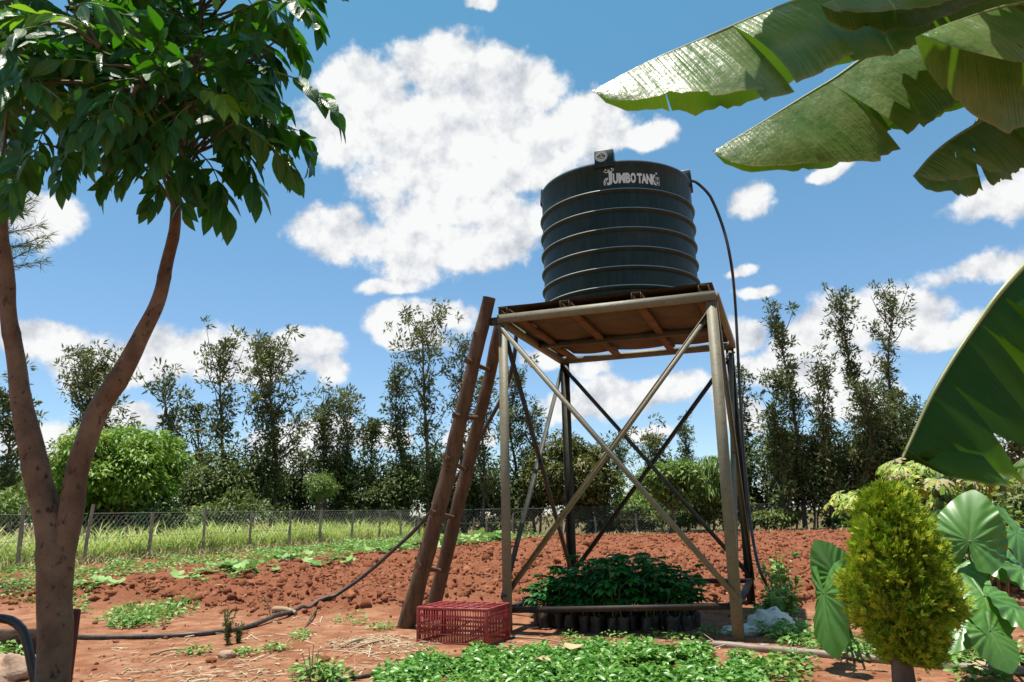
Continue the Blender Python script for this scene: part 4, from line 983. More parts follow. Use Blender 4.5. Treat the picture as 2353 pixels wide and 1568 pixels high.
# ------------------------------------------------------------------ elephant-ear (taro) plants
def taro_material():
    m = bpy.data.materials.new('taro leaf'); m.use_nodes = True; t = NT(m.node_tree); t.n.clear()
    p = t.new('ShaderNodeBsdfPrincipled'); o = t.new('ShaderNodeOutputMaterial'); a = t.new('ShaderNodeAttribute', attribute_name='tint').outputs['Fac']
    pos = t.new('ShaderNodeTexCoord').outputs['Object']
    c = t.mix(t.noise(pos, 9, 4), (.055, .19, .022), (.12, .28, .045)); c = t.mix(t.math('MULTIPLY', a, .38), c, (.36, .46, .22))
    t.l.new(c, p.inputs['Base Color']); p.inputs['Roughness'].default_value = .40; p.inputs['Specular IOR Level'].default_value = .75
    tr = t.new('ShaderNodeBsdfTranslucent'); tr.inputs['Color'].default_value = (.10, .32, .02, 1); mx = t.new('ShaderNodeMixShader'); mx.inputs[0].default_value = .25
    t.l.new(p.outputs[0], mx.inputs[1]); t.l.new(tr.outputs[0], mx.inputs[2]); t.l.new(mx.outputs[0], o.inputs['Surface']); return m
M['taro'] = taro_material()
def taro_blade(seed):
    """junction at the origin, tip towards +y (length 1), upper side +z"""
    rg = np.random.default_rng(seed); na, nr = 140, 14
    th = np.linspace(-np.pi, np.pi, na); ta = np.abs(th)
    Rr = np.interp(ta, [0, .25, .6, 1.1, 1.6, 2.1, 2.55, 2.85, 3.0, np.pi], [1.0, .88, .72, .62, .58, .60, .62, .52, .22, .05])
    r = np.linspace(0, 1, nr)[:, None]; rr = r * Rr
    x = rr * np.sin(th); y = rr * np.cos(th)
    fr = (y - np.abs(x) * 1.05 + .9) / .21; fr = np.abs(fr - np.round(fr)); vein = np.maximum(np.exp(-(fr / .075) ** 2) * (r > .12), np.exp(-(x / .018) ** 2) * (y > -.05)) * np.ones_like(r)
    rip = .022 * np.cos(th * 2 * np.pi / .40 * 1.0) * r ** 1.4
    z = -.16 * r ** 2 * np.abs(np.sin(th)) + .10 * np.abs(x) - .18 * np.clip(y, 0, 1) ** 2 - rip * (1 - np.clip(1.2 - ta, 0, 1) * .4) + .09 * np.sin(th * 3 + seed) * r ** 2 + .024 * (.6 + .8 * np.sin(th * 1.7 + seed)) * np.cos(fr * 2 * np.pi) * r ** 1.2 * np.abs(np.sin(th))
    mb = MB(); mb.add(np.stack([x, y, z], -1).reshape(-1, 3), grid_faces(nr, na), (vein * (1 - .6 * r)).ravel()); return mb
TB_ = [taro_blade(k) for k in range(4)]; TM = [b.mesh('leaf', M['taro'], smooth=True) for b in TB_]
def taro(label, basepx, leaves):
    p = gpt(*basepx); t = thing('elephant_ear_plant', label, 'plant', p, None)
    for k, (px, py, Y, md, nn, L) in enumerate(leaves):
        c = at(px, py, Y); y = nrm(np.array(md, float)); z = np.array(nn, float); z = nrm(z - y * (z @ y)); x = np.cross(y, z); m = np.eye(4); m[:3, :3] = np.stack([x, y, z], 1) * L; m[:3, 3] = c
        lf = place('leaf', TM[k % 4], t, m)
        mb = MB(); b = p + np.array([RNG.normal() * .03, RNG.normal() * .03, -.02]); mid = (b + c) / 2 + [0, 0, .10]; mid[:2] = b[:2] * .55 + c[:2] * .45
        q = c - z * .05 - y * .04; tube(mb, resample(np.array([b, mid, q, c + z * .002]), 18), np.linspace(.014, .007, 18), 7); mb.build('stalk', M['stem_purple'] if k % 2 == 0 else M['stem'], t, True)
taro('elephant-ear plant with two upright folded leaves between tower and conifer shrub', (1955, 1478), [
    (1893, 1365, 5.3, (-.18, -.30, -.92), (-.88, -.05, .25), .40), (1921, 1322, 5.4, (-.36, .2, .85), (-.6, -.7, .45), .26), (1915, 1390, 5.5, (-.1, .3, -.95), (.9, -.35, .3), .27)])
taro('elephant-ear plant with the largest pale-veined leaf behind the conifer shrub', (2250, 1500), [
    (2228, 1243, 4.75, (.30, .10, .95), (-.25, -.75, .62), .34), (2205, 1300, 4.9, (-.6, -.5, -.45), (-.45, -.4, .8), .28), (2190, 1235, 5.0, (-.4, -.2, .5), (-.4, -.7, .6), .22), (2335, 1225, 5.1, (.4, -.2, -.5), (.3, -.7, .6), .36)])
taro('elephant-ear plant with low broad leaves over the brown pipe', (2290, 1520), [
    (2262, 1372, 4.55, (-.25, -.6, -.5), (.1, -.45, .9), .29), (2330, 1395, 4.5, (.5, -.5, -.5), (.25, -.3, .9), .27), (2215, 1432, 4.7, (-.6, -.4, -.55), (-.5, -.5, .7), .22), (2275, 1452, 4.4, (.1, -.5, -.7), (0, -.7, .7), .22),
    (2345, 1310, 4.9, (.7, -.2, -.4), (.3, -.4, .9), .30), (2215, 1345, 5.0, (-.6, -.5, -.4), (-.3, -.4, .85), .25), (2310, 1290, 5.2, (.2, -.7, -.4), (.1, -.35, .95), .30)])

# ------------------------------------------------------------------ golden thuja
YT = 4.3; tb = at(2092, 1640, YT); tb[2] = H(tb[0], tb[1])
thuja = thing('conifer_shrub', 'small golden-green teardrop conifer shrub standing before the elephant ears', 'shrub', tb)
ztop = at(2068, 1118, YT)[2]; zbot = at(2085, 1500, YT)[2]; cx_ = at(2072, 1300, YT)[0]
mb = MB(); tube(mb, resample(np.array([tb - [0, 0, .08], [tb[0] - .01, YT, zbot], [cx_, YT, ztop - .15]]), 20), np.linspace(.072, .012, 20), 10, bump=.2); mb.build('trunk', M['bark'], thuja, True)
rng = np.random.default_rng(12); mb = MB(); nc_, ns_ = 980, 16
tt = rng.beta(1.1, 1.15, nc_); az = rng.random(nc_) * 2 * np.pi
prof = np.interp(tt, [0, .10, .28, .45, .62, .78, .9, 1], [.10, .165, .228, .236, .212, .166, .112, .03])
lump = 1 + .30 * (fbm(np.cos(az) * 2.6 + tt * 6 + 10, np.sin(az) * 2.6 + tt * 7 + 10, 2, 4) - .40) * 2
rad = prof * lump * np.where(rng.random(nc_) < .62, rng.uniform(.82, 1.08, nc_), rng.uniform(.25, .82, nc_))
cen = np.stack([cx_ - .035 + .02 * (1 - tt) + rad * np.cos(az), YT + rad * np.sin(az), zbot - .05 + tt * (ztop + .03 - zbot)], 1)
n = nc_ * ns_; tt = np.repeat(tt, ns_); az = np.repeat(az, ns_)
out = nrm(np.stack([np.cos(az), np.sin(az), .7 + 1.0 * tt], 1)); dr = nrm(out + .42 * rng.normal(size=(n, 3)))
pos = np.repeat(cen, ns_, 0) + dr * rng.uniform(-.02, .045, (n, 1)) + rng.normal(size=(n, 3)) * .008
R = frames(dr, nrm(np.stack([-np.sin(az), np.cos(az), 0 * az], 1) + .5 * rng.normal(size=(n, 3))))
tv = []; tf = []
for k, (a, l) in enumerate(((0, 1), (.55, .72), (-.55, .72), (.95, .5), (-.95, .5), (.3, .9), (-.3, .9))):
    o_ = np.array([0, .12 * k * .5, 0]); d = np.array([math.sin(a), math.cos(a), 0]); s_ = np.array([d[1], -d[0], 0]); wd = .085
    tv += [o_, o_ + d * l * .5 + s_ * wd + [0, 0, .03], o_ + d * l, o_ + d * l * .5 - s_ * wd + [0, 0, -.03]]; tf.append([4 * k, 4 * k + 1, 4 * k + 2, 4 * k + 3])
scatter(mb, np.array(tv), tf, pos, R, rng.uniform(.026, .048, n), np.clip(np.repeat(rng.normal(.5, .18, nc_), ns_) + rng.normal(0, .14, n), 0, 1)); mb.build('crown', M['thuja'], thuja)

# ------------------------------------------------------------------ fences
def make_fence(name, label, posts, mesh_h, cat='fence'):
    """posts: list of (base xyz, top xyz)"""
    f = thing(name, label, cat, posts[0][0])
    for k, (a, b) in enumerate(posts):
        mb = MB(); P = resample(np.array([a - [0, 0, .2], a, (a + b) / 2 + RNG.normal(size=3) * .012, b]), 9); tube(mb, P, np.linspace(.055, .042, 9) * RNG.uniform(.8, 1.1), 7, bump=.22, seed=k); mb.build('post', M['post'], f, True)
    mb = MB(); r = .0035
    for (a, b), (c, d) in zip(posts[:-1], posts[1:]):
        L = np.linalg.norm((c - a)[:2]); u = lambda s, h: a * (1 - s) + c * s + np.array([0, 0, h]) + (b - a)[:3] * np.array([1, 1, 0]) * (h / 1.5) - np.array([0, 0, 4 * .05 * s * (1 - s) * (h / mesh_h)])
        def wire(p, q, r):
            t = nrm(q - p); s_ = nrm(np.cross(t, EZ)) if abs(t[2]) < .99 else EX; w = np.cross(s_, t); v = [p + s_ * r, p - s_ * r * .5 + w * r, p - s_ * r * .5 - w * r, q + s_ * r, q - s_ * r * .5 + w * r, q - s_ * r * .5 - w * r]
            mb.add(v, [[0, 1, 4, 3], [1, 2, 5, 4], [2, 0, 3, 5]])
        for h in (.05, mesh_h * .5, mesh_h): wire(u(0, h), u(1, h), r * 1.6)
        k = int(L / .13); run = mesh_h / L * .75
        for i in range(-int(mesh_h * .75 / .13), k + 1):
            for sgn in (1, -1):
                s0 = i / max(k, 1); s1 = s0 + run; h0, h1 = .05, mesh_h
                if s0 < 0: h0 = .05 + (0 - s0) / run * (mesh_h - .05); s0 = 0
                if s1 > 1: h1 = .05 + (1 - (i / max(k, 1))) / run * (mesh_h - .05); s1 = 1
                if s0 >= s1: continue
                wire(u(s0, h0), u(s1, h1), r) if sgn > 0 else wire(u(1 - s0, h0), u(1 - s1, h1), r)
    stuffp(mb.build('wire_mesh', M['wire'], f))
    return f
fa, fb = FN; ft = nrm(fb - fa)
posts = []
for (bx, by, tx, ty) in ((-130, 1335, -105, 1150), (38, 1320, 55, 1160), (190, 1312, 215, 1160), (338, 1297, 352, 1177), (464, 1292, 473, 1168), (572, 1282, 580, 1172), (663, 1272, 668, 1170), (735, 1268, 740, 1170), (806, 1262, 812, 1175), (870, 1256, 873, 1178), (920, 1250, 921, 1175), (962, 1246, 964, 1178)):
    d = ray(bx, by)[:2]; A = np.array([[d[0], -ft[0]], [d[1], -ft[1]]]); s = np.linalg.solve(A, fa)[1]; q = fa + ft * s; b = np.array([q[0], q[1], H(q[0], q[1])])
    top = at(tx, ty, q[1]); posts.append((b, top))
make_fence('wire_fence', 'wire mesh fence on weathered wooden posts before the tall grass', posts, 1.15)
posts = [posts[-1]]
for (bx, ty, Y) in ((1010, 1186, 32.6), (1054, 1190, 32.9), (1088, 1190, 33.0), (1118, 1192, 33.1), (1178, 1180, 33.2), (1202, 1174, 33.3), (1290, 1186, 33.5), (1369, 1187, 33.7), (1465, 1181, 33.9), (1541, 1182, 34.0), (1630, 1184, 34.2), (1720, 1180, 34.4), (1806, 1172, 34.6), (1880, 1176, 34.7), (1960, 1172, 34.8), (2060, 1170, 35.0)):
    q = at(bx, 1225, Y); b = np.array([q[0], q[1], H(q[0], q[1])]); posts.append((b, at(bx + RNG.normal() * 2, ty, Y)))
make_fence('far_wire_fence', 'thin-posted wire fence at the far end of the ploughed bed', posts[1:], 1.15)

# ------------------------------------------------------------------ grass, cover and weeds (uncountable)
def blades(mb, x, y, h, w, lean, rng, tint, z=None):
    n = len(x); az = rng.random(n) * 2 * np.pi; d = np.stack([np.cos(az) * lean, np.sin(az) * lean, np.ones(n)], 1)
    R = frames(nrm(d), np.stack([np.cos(az), np.sin(az), .2 + 0 * az], 1) * 1.0)
    zz = hz(x, y) if z is None else z
    scatter(mb, BLADE[0] * np.array([1, 1, -2.2]), BLADE[1], np.stack([x, y, zz - .01], 1), R, np.stack([w, h, h], 1), tint)
rng = np.random.default_rng(31); mb = MB(); n = 17000
s = rng.uniform(-8, 20, n); o_ = np.abs(rng.normal(0, 1.9, n)) + .12; q = fa + ft * s[:, None] + np.array([-ft[1], ft[0]]) * o_[:, None]
h = rng.uniform(.35, .95, n) * (.6 + .8 * vnoise(q[:, 0] * .8, q[:, 1] * .8, 3)); tint = np.clip(rng.normal(.45, .25, n), 0, 1)
blades(mb, q[:, 0], q[:, 1], h, rng.uniform(.016, .040, n), rng.uniform(.1, .75, n), rng, tint)
n = 2600; cs_ = rng.uniform(-8, 18, 170); ci = rng.integers(170, size=n); co_ = np.abs(rng.normal(.3, 1.0, 170)) + .2
q = fa + ft * (cs_[ci] + rng.normal(0, .10, n))[:, None] + np.array([-ft[1], ft[0]]) * (co_[ci] + rng.normal(0, .08, n))[:, None]
blades(mb, q[:, 0], q[:, 1], rng.uniform(.5, 1.15, n), rng.uniform(.025, .045, n), rng.uniform(.15, .8, n), rng, rng.uniform(.35, 1, n))
tag(mb.build('tall_grass', M['grass']), 'tall yellow-green grass growing behind the wire fence', 'grass', kind='stuff')
mb = MB(); n = 9000; s = rng.uniform(-8, 16, n); o_ = rng.normal(.28, .36, n); q = fa + ft * s[:, None] + np.array([-ft[1], ft[0]]) * o_[:, None]
blades(mb, q[:, 0], q[:, 1], rng.uniform(.10, .42, n), rng.uniform(.010, .022, n), rng.uniform(.2, 1.2, n), rng, rng.random(n) ** 1.3)
n = 900; x = rng.uniform(-3, 16, n); y = 32.8 + rng.normal(0, .5, n); blades(mb, x, y, rng.uniform(.08, .3, n), rng.uniform(.012, .02, n), rng.uniform(.2, 1.2, n), rng, rng.random(n))
tag(mb.build('dry_grass', M['straw']), 'short straw-coloured dry grass along the fence foot', 'grass', kind='stuff')

def leafy(mb, x, y, rad, hgt, nl, ls, rng, tmpl=LEAF_F, wid=.62, tb=.5, spread=.28):
    """low leafy plants: nl leaves each around every (x, y)"""
    n = len(x) * nl; X = np.repeat(x, nl); Y = np.repeat(y, nl); R_ = np.repeat(np.broadcast_to(rad, x.shape), nl); Hh = np.repeat(np.broadcast_to(hgt, x.shape), nl)
    az = rng.random(n) * 2 * np.pi; rr = R_ * np.sqrt(rng.random(n)); px_ = X + rr * np.cos(az); py_ = Y + rr * np.sin(az)
    z = hz(px_, py_) + Hh * rng.uniform(.15, 1, n) * (1 - .5 * (rr / np.maximum(R_, 1e-6)) ** 2)
    d = np.stack([np.cos(az), np.sin(az), rng.uniform(-.35, .6, n)], 1); up = np.array([[0, 0, 1.]]) + .45 * rng.normal(size=(n, 3))
    L = ls * rng.uniform(.65, 1.3, n); scatter(mb, *tmpl, np.stack([px_, py_, z], 1), frames(nrm(d), up), np.stack([L * wid, L, L], 1), np.clip(rng.normal(tb, spread, n), 0, 1))
# planted strip in front of the fence
mb = MB(); n = 950; s = rng.uniform(-7.5, 15, n); row = rng.integers(0, 9, n); o_ = .75 + row * .52 + rng.normal(0, .08, n); keep = rng.random(n) < np.where(s > 6, .95, .50); s, o_ = s[keep], o_[keep]
q = fa + ft * s[:, None] + np.array([ft[1], -ft[0]]) * o_[:, None]; k = (plough(q[:, 0], q[:, 1]) < .5); q = q[k]
leafy(mb, q[:, 0], q[:, 1], .20, .15, 26, .075, rng, tb=.55)
q2 = np.stack([rng.uniform(-6, 1.5, 260), rng.uniform(22, 32, 260)], 1); q2 = q2[plough(q2[:, 0], q2[:, 1]) < .6]; leafy(mb, q2[:, 0], q2[:, 1], .32, .2, 26, .10, rng, tb=.6)
tag(mb.build('bean_rows', M['weed']), 'rows of low bright green crop plants beside the fence', 'crop', kind='stuff')
# ground cover in front of the tower
mb = MB(); n = 3600; pts = []
while len(pts) < n:
    px, py = rng.uniform(880, 1740), rng.uniform(1462, 1600)
    top = np.interp(px, [880, 960, 1100, 1250, 1400, 1600, 1700, 1740], [1556, 1534, 1516, 1508, 1500, 1510, 1516, 1540])
    if py < top + 10 * math.sin(px * .05) + rng.normal() * 5: continue
    if py > 1552 and 980 < px < 1180 and rng.random() < .9: continue
    if fbm(np.array([px * .02]), np.array([py * .05]), 2, 77)[0] < .27 + .12 * (px > 1380): continue
    pts.append((px, py))
g3 = np.array([ground(*p)[:2] for p in pts]); leafy(mb, g3[:, 0], g3[:, 1], 
      .045, .085, 9, .042, rng, wid=.72, tb=.5, spread=.27)
leafy(mb, g3[::9, 0], g3[::9, 1], .06, .12, 7, .065, rng, wid=.5, tb=.35, spread=.2)
blx = rng.choice(len(g3), 700); blades(mb, g3[blx, 0], g3[blx, 1], rng.uniform(.06, .17, 700), rng.uniform(.004, .008, 700), rng.uniform(.2, 1, 700), rng, rng.uniform(.3, .8, 700))
tag(mb.build('ground_cover', M['cover']), 'bright green low leafy ground cover in front of the tower', 'ground cover', kind='stuff')
# scattered weeds
mb = MB()
def weeds(pxs, n, rad, hgt, nl, ls, tb=.55):
    P = []
    for (cx, cy, rx, ry) in pxs:
        for _ in range(n):
            a, r = rng.random() * 6.28, math.sqrt(rng.random()); P.append(ground(cx + rx * r * math.cos(a), cy + ry * r * math.sin(a), .02)[:2])
    P = np.array(P); leafy(mb, P[:, 0], P[:, 1], rad, hgt, nl, ls, rng, tb=tb); return P
W = weeds([(280, 1425, 50, 14), (340, 1415, 55, 16), (400, 1408, 50, 16), (330, 1432, 70, 8)], 16, .10, .12, 14, .06)
blades(mb, W[:, 0], W[:, 1], rng.uniform(.15, .32, len(W)), rng.uniform(.008, .014, len(W)), rng.uniform(.2, .9, len(W)), rng, rng.uniform(.3, .9, len(W)))
weeds([(820, 1425, 40, 10), (700, 1460, 20, 6), (880, 1440, 20, 8), (640, 1490, 25, 5), (450, 1500, 20, 4), (560, 1500, 22, 5), (1300, 1470, 40, 8), (1430, 1468, 50, 8), (1550, 1466, 50, 10), (1620, 1455, 40, 12)], 7, .07, .07, 12, .04)
weeds([(1790, 1450, 40, 14), (1850, 1470, 60, 14), (1930, 1490, 60, 10), (1760, 1420, 25, 25), (2000, 1505, 60, 8), (2200, 1510, 80, 14), (2310, 1515, 40, 12), (1800, 1400, 30, 30)], 22, .09, .13, 13, .055)
weeds([(1755, 1545, 40, 18), (1800, 1560, 50, 14), (1830, 1530, 30, 8), (2260, 1560, 40, 5)], 10, .09, .12, 13, .055, .45)
weeds([(720, 1550, 20, 10), (760, 1555, 25, 10), (20, 1500, 30, 8), (30, 1540, 40, 6), (190, 1400, 22, 16), (60, 1390, 60, 10), (30, 1370, 40, 12), (160, 1350, 60, 12)], 10, .10, .12, 12, .055)
tag(mb.build('weeds', M['weed']), 'scattered small green weeds on the bare red soil', 'weeds', kind='stuff')
# twigs and straw litter
mb = MB(); P = []
for (cx, cy, rx, ry, n) in ((880, 1475, 130, 22, 330), (860, 1465, 50, 8, 120), (620, 1500, 400, 50, 330), (500, 1545, 330, 22, 160), (1350, 1475, 260, 12, 130), (700, 1420, 100, 14, 40), (1650, 1480, 120, 16, 50), (2000, 1500, 300, 14, 70), (1300, 1330, 700, 60, 240), (600, 1370, 350, 40, 60)):
    a = rng.random(n) * 6.28; r = np.sqrt(rng.random(n)); P += [ground(cx + rx * r[i] * math.cos(a[i]), cy + ry * r[i] * math.sin(a[i]), .03) for i in range(n)]
P = np.array(P); n = len(P); z = hz(P[:, 0], P[:, 1]); az = rng.random(n) * 6.28; L = rng.uniform(.03, .15, n) * np.where(rng.random(n) < .1, 2.2, 1)
tvb = np.array([[-.5, -.5, 0], [.5, -.5, 0], [.3, 0, 1], [-.5, 0, .8], [-.4, .5, .3], [.4, .5, .3]]); tfb = [[0, 1, 2], [0, 2, 3], [3, 2, 5], [3, 5, 4], [0, 3, 4], [1, 5, 2]]
R = frames(np.stack([np.cos(az), np.sin(az), rng.normal(0, .12, n)], 1), np.array([[0, 0, 1.]]) + .2 * rng.normal(size=(n, 3)))
scatter(mb, tvb, tfb, np.stack([P[:, 0], P[:, 1], z + .008], 1), R, np.stack([rng.uniform(.004, .013, n), L, rng.uniform(.003, .008, n)], 1), rng.random(n))
tag(mb.build('straw_litter', M['twig']), 'dry twigs and straw littering the red soil', 'litter', kind='stuff')
for (x0, y0, x1, y1, r, lab) in ((345, 1507, 425, 1494, .010, 'long pale stick lying on the bare path'), (630, 1400, 680, 1412, .035, 'split pale log end beside the sagging hose'), (605, 1370, 622, 1420, .010, 'thin crooked dry stalk upright at the ploughed edge'), (800, 1498, 900, 1470, .010, 'brown stick at the ladder foot among straw'), (780, 1490, 850, 1468, .013, 'dark branch piece in the straw by the ladder'), (1170, 1466, 1330, 1486, .009, 'long thin pale stick before the seedling bags')):
    a, b = gpt(x0, y0), gpt(x1, y1)
    if abs(x1 - x0) < 20: a = at(x0, y0, b[1])
    mb = MB(); P = resample(np.array([a + [0, 0, r], (a + b) / 2 + [.01, 0, r + .012], b + [0, 0, r * .7]]), 10); tube(mb, P, np.linspace(r, r * .6, 10), 7, bump=.3, tint=.6); tag(mb.build('stick', M['twig'], None, True, org=tuple(b)), lab, 'stick')
# pumpkin plants along the bed edge
def pumpkin(px, py, nl, s, lab, grp):
    p = gpt(px, py); t = thing('pumpkin_plant', lab, 'plant', p, grp); m5 = MB(); k = 18
    for j in range(nl):
        az = rng.random() * 6.28; r = rng.uniform(.05, .38) * s; c = p + np.array([r * math.cos(az), r * math.sin(az), 0]); c[2] = H(c[0], c[1]) + rng.uniform(.07, .2) * s; rad = rng.uniform(.07, .13) * s
        a = np.linspace(0, 2 * np.pi, k, endpoint=False); rr = rad * (1 + .14 * np.cos(5 * a)) * np.where(np.abs(a - np.pi) < .3, .55, 1); up = nrm(np.array([rng.normal() * .35, rng.normal() * .35 - .15, 1.])); R = frames(np.array([[math.cos(az), math.sin(az), .1]]), up[None])[0]
        v = np.stack([rr * np.sin(a), rr * np.cos(a), .25 * rr * (1 + .3 * np.cos(5 * a)) - .05 * s], 1) @ R.T + c
        mb = MB(); mb.add(np.vstack([v, [c - .05 * s * R[:, 2]]]), [[k, i, (i + 1) % k] for i in range(k)], rng.random()); mb.build('leaf', M['pumpkin'], t, True)
        tube(m5, [p + [0, 0, .01], (p + c) / 2 + [0, 0, .05], c - .05 * s * R[:, 2]], [.006, .005, .004], 4, cap=False)
    m5.build('stems', M['stem'], t)
for (px, py, nl, s) in ((500, 1322, 13, 1.25), (590, 1322, 10, 1.1), (660, 1302, 16, 1.3), (760, 1300, 10, 1.2), (540, 1335, 7, .9), (880, 1278, 12, 1.5), (1060, 1258, 14, 1.9), (1120, 1252, 14, 1.9), (430, 1345, 8, 1.0), (215, 1365, 9, 1.0), (960, 1268, 10, 1.5)):
    pumpkin(px, py, nl, s, 'low pumpkin plant with broad pale green leaves at the bed edge', 'pumpkin plants along the ploughed bed')
# the wiry little bush on the path, the dead weed and the tall weeds by the tower
def spiky(px, py, hgt, lab, nst=9, leafs=26, mt='seedling', ls=.035, spread=.35):
    p = gpt(px, py); t = thing('small_bush', lab, 'bush', p); ms = MB(); ml = MB()
    for j in range(nst):
        az = rng.random() * 6.28; h = hgt * rng.uniform(.45, 1); q = p + np.array([math.cos(az) * spread * h * rng.random(), math.sin(az) * spread * h * rng.random(), h]); S = resample(np.array([p - [0, 0, .02], (p + q) / 2 + rng.normal(size=3) * .01, q]), 10); tube(ms, S, np.linspace(.005, .002, 10), 4)
        i = rng.integers(2, 10, leafs); d = rdir(leafs, rng) + [0, 0, .5]; scatter(ml, *LEAF_D, S[i] + rng.normal(size=(leafs, 3)) * .004, frames(nrm(d), rdir(leafs, rng)), np.stack([np.full(leafs, ls * .3), ls * rng.uniform(.7, 1.2, leafs), np.full(leafs, ls)], 1), rng.random(leafs))
    ms.build('stems', M['twig'] if mt == 'twig' else M['stem'], t); ml.build('foliage', M[mt], t)
spiky(522, 1482, .34, 'small dark wiry bush standing on the path beside the hose', 8, 40, 'grev2', .04)
spiky(548, 1478, .16, 'low dark wiry tuft beside the taller wiry bush', 8, 26, 'grev2', .035)
spiky(715, 1568, .26, 'bare brown dead weed stalk at the path edge', 5, 5, 'twig', .03, .6)
def tall_weed(px, py, h, lab, nst=5, ls=.10):
    p = gpt(px, py); t = thing('tall_weed', lab, 'weed', p); ms = MB(); ml = MB()
    for j in range(nst):
        az = rng.random() * 6.28; hh = h * rng.uniform(.6, 1); q = p + np.array([math.cos(az) * .35 * hh * rng.random(), math.sin(az) * .35 * hh * rng.random(), hh]); S = resample(np.array([p - [0, 0, .02], (p + q) / 2 + rng.normal(size=3) * .015, q]), 12); tube(ms, S, np.linspace(.006, .003, 12), 5)
        i = rng.integers(2, 12, 15); d = rdir(15, rng) * [1, 1, .5] + [0, 0, .15]; L = ls * rng.uniform(.6, 1.25, 15); scatter(ml, *LEAF_F, S[i], frames(nrm(d), np.array([[0, 0, 1.]]) + .4 * rng.normal(size=(15, 3))), np.stack([L * .55, L, L], 1), rng.random(15))
    ms.build('stems', M['stem'], t); ml.build('foliage', M['weed'], t)
for (x, y, h, lab) in ((1775, 1400, .50, 'leafy weed beside the end of the black inlet hose'), (1800, 1385, .55, 'tallest leafy weed behind the white sack'), (1765, 1440, .34, 'small leafy weed touching the white sack'), (1815, 1422, .40, 'leafy weed between the sack and the folded elephant ear'), (1785, 1362, .45, 'leafy weed at the ploughed edge behind the tower foot')): tall_weed(x, y, h, lab)
for (x, y, lab) in ((1250, 1412, 'sunlit pale sapling before the bagged seedlings'), (1285, 1408, 'taller sunlit sapling beside the shaded seedlings'), (1232, 1420, 'sunlit sapling closest to the red crate')): tall_weed(x, y, .32, lab, 3, .075)

# ------------------------------------------------------------------ background trees
def tall_tree(label, bpx, tpx, Y, spread, seed, mt='grev', nb=30, lo=.30, dens=1.0, ls=.26, grp='tall thin trees behind the field', shape=None, name='slender_tree'):
    rg = np.random.default_rng(seed); b = at(bpx, 1215, Y); b[2] = H(b[0], b[1]); top = at(tpx[0], tpx[1], Y + rg.normal() * .4); h = top[2] - b[2]
    t = thing(name, label, 'tree', b, grp)
    S = resample(np.array([b - [0, 0, .2], b + (top - b) * .35 + [rg.normal() * .15, rg.normal() * .2, 0], b + (top - b) * .7 + [rg.normal() * .15, rg.normal() * .2, 0], top]), 40)
    mw = MB(); tube(mw, S, np.linspace(.13, .015, 40) * (h / 10) ** .6, 8, bump=.1, seed=seed); cl_p = []; cl_r = []
    shape = shape or [[(0, .55), (.25, .9), (.5, 1.0), (.8, .72), (1, .42)], [(0, .8), (.35, .6), (.55, .45), (.8, 1.0), (1, .6)], [(0, .4), (.3, .8), (.6, 1.1), (.85, .9), (1, .5)]][seed % 3]
    for k in range(nb):
        f = lo + (1 - lo) * (k + rg.random()) / nb; q = (f - lo) / (1 - lo); i = min(39, int(f * 39)); az = k * 2.399 + rg.normal() * .5
        L = 1.15 * spread * np.interp(q, *zip(*shape)) * rg.choice([.45, .8, 1.0, 1.25]); e = rg.uniform(.45, 1.0) + .25 * q
        d = np.array([math.cos(az) * math.cos(e), math.sin(az) * math.cos(e), math.sin(e)]); P = resample(np.array([S[i], S[i] + d * L * .5, S[i] + d * L * .85 + [0, 0, L * .22], S[i] + d * L + [0, 0, L * .35]]), 10)
        tube(mw, P, np.linspace(.032, .008, 10) * (h / 10) ** .5, 5, cap=False)
        m = max(2, int(L * 2.9 * dens))
        for j in range(m):
            u = .22 + .78 * (j + rg.random()) / m; c = P[min(9, int(u * 9.9))] + rg.normal(size=3) * (.10 + .10 * L * u); cl_p.append(c); cl_r.append(rg.uniform(.16, .42) * (1.1 - .3 * q))
    for k in range(int(14 * dens)): f = rg.uniform(max(lo, .5), 1); cl_p.append(S[int(f * 39)] + rg.normal(size=3) * .12); cl_r.append(.25)
    mw.build('trunk', M['bark'], t, True)
    cp = np.array(cl_p); crr = np.array(cl_r); nl = 30; n = len(cp) * nl
    off = rdir(n, rg); pos = np.repeat(cp, nl, 0) + off * (np.repeat(crr, nl) * rg.random(n) ** .5)[:, None]
    d = nrm(off + [0, 0, .35] + .5 * rg.normal(size=(n, 3)) + np.array([.25, 0, 0])); L = ls * rg.uniform(.55, 1.2, n)
    tn = np.clip(np.repeat(rg.normal(.5, .2, len(cp)), nl) + rg.normal(0, .16, n), 0, 1)
    mb = MB(); scatter(mb, *LEAF_D, pos, frames(d, rdir(n, rg) + [0, 0, .8]), np.stack([L * .30, L, L], 1), tn); mb.build('crown', M[mt], t)
    return t
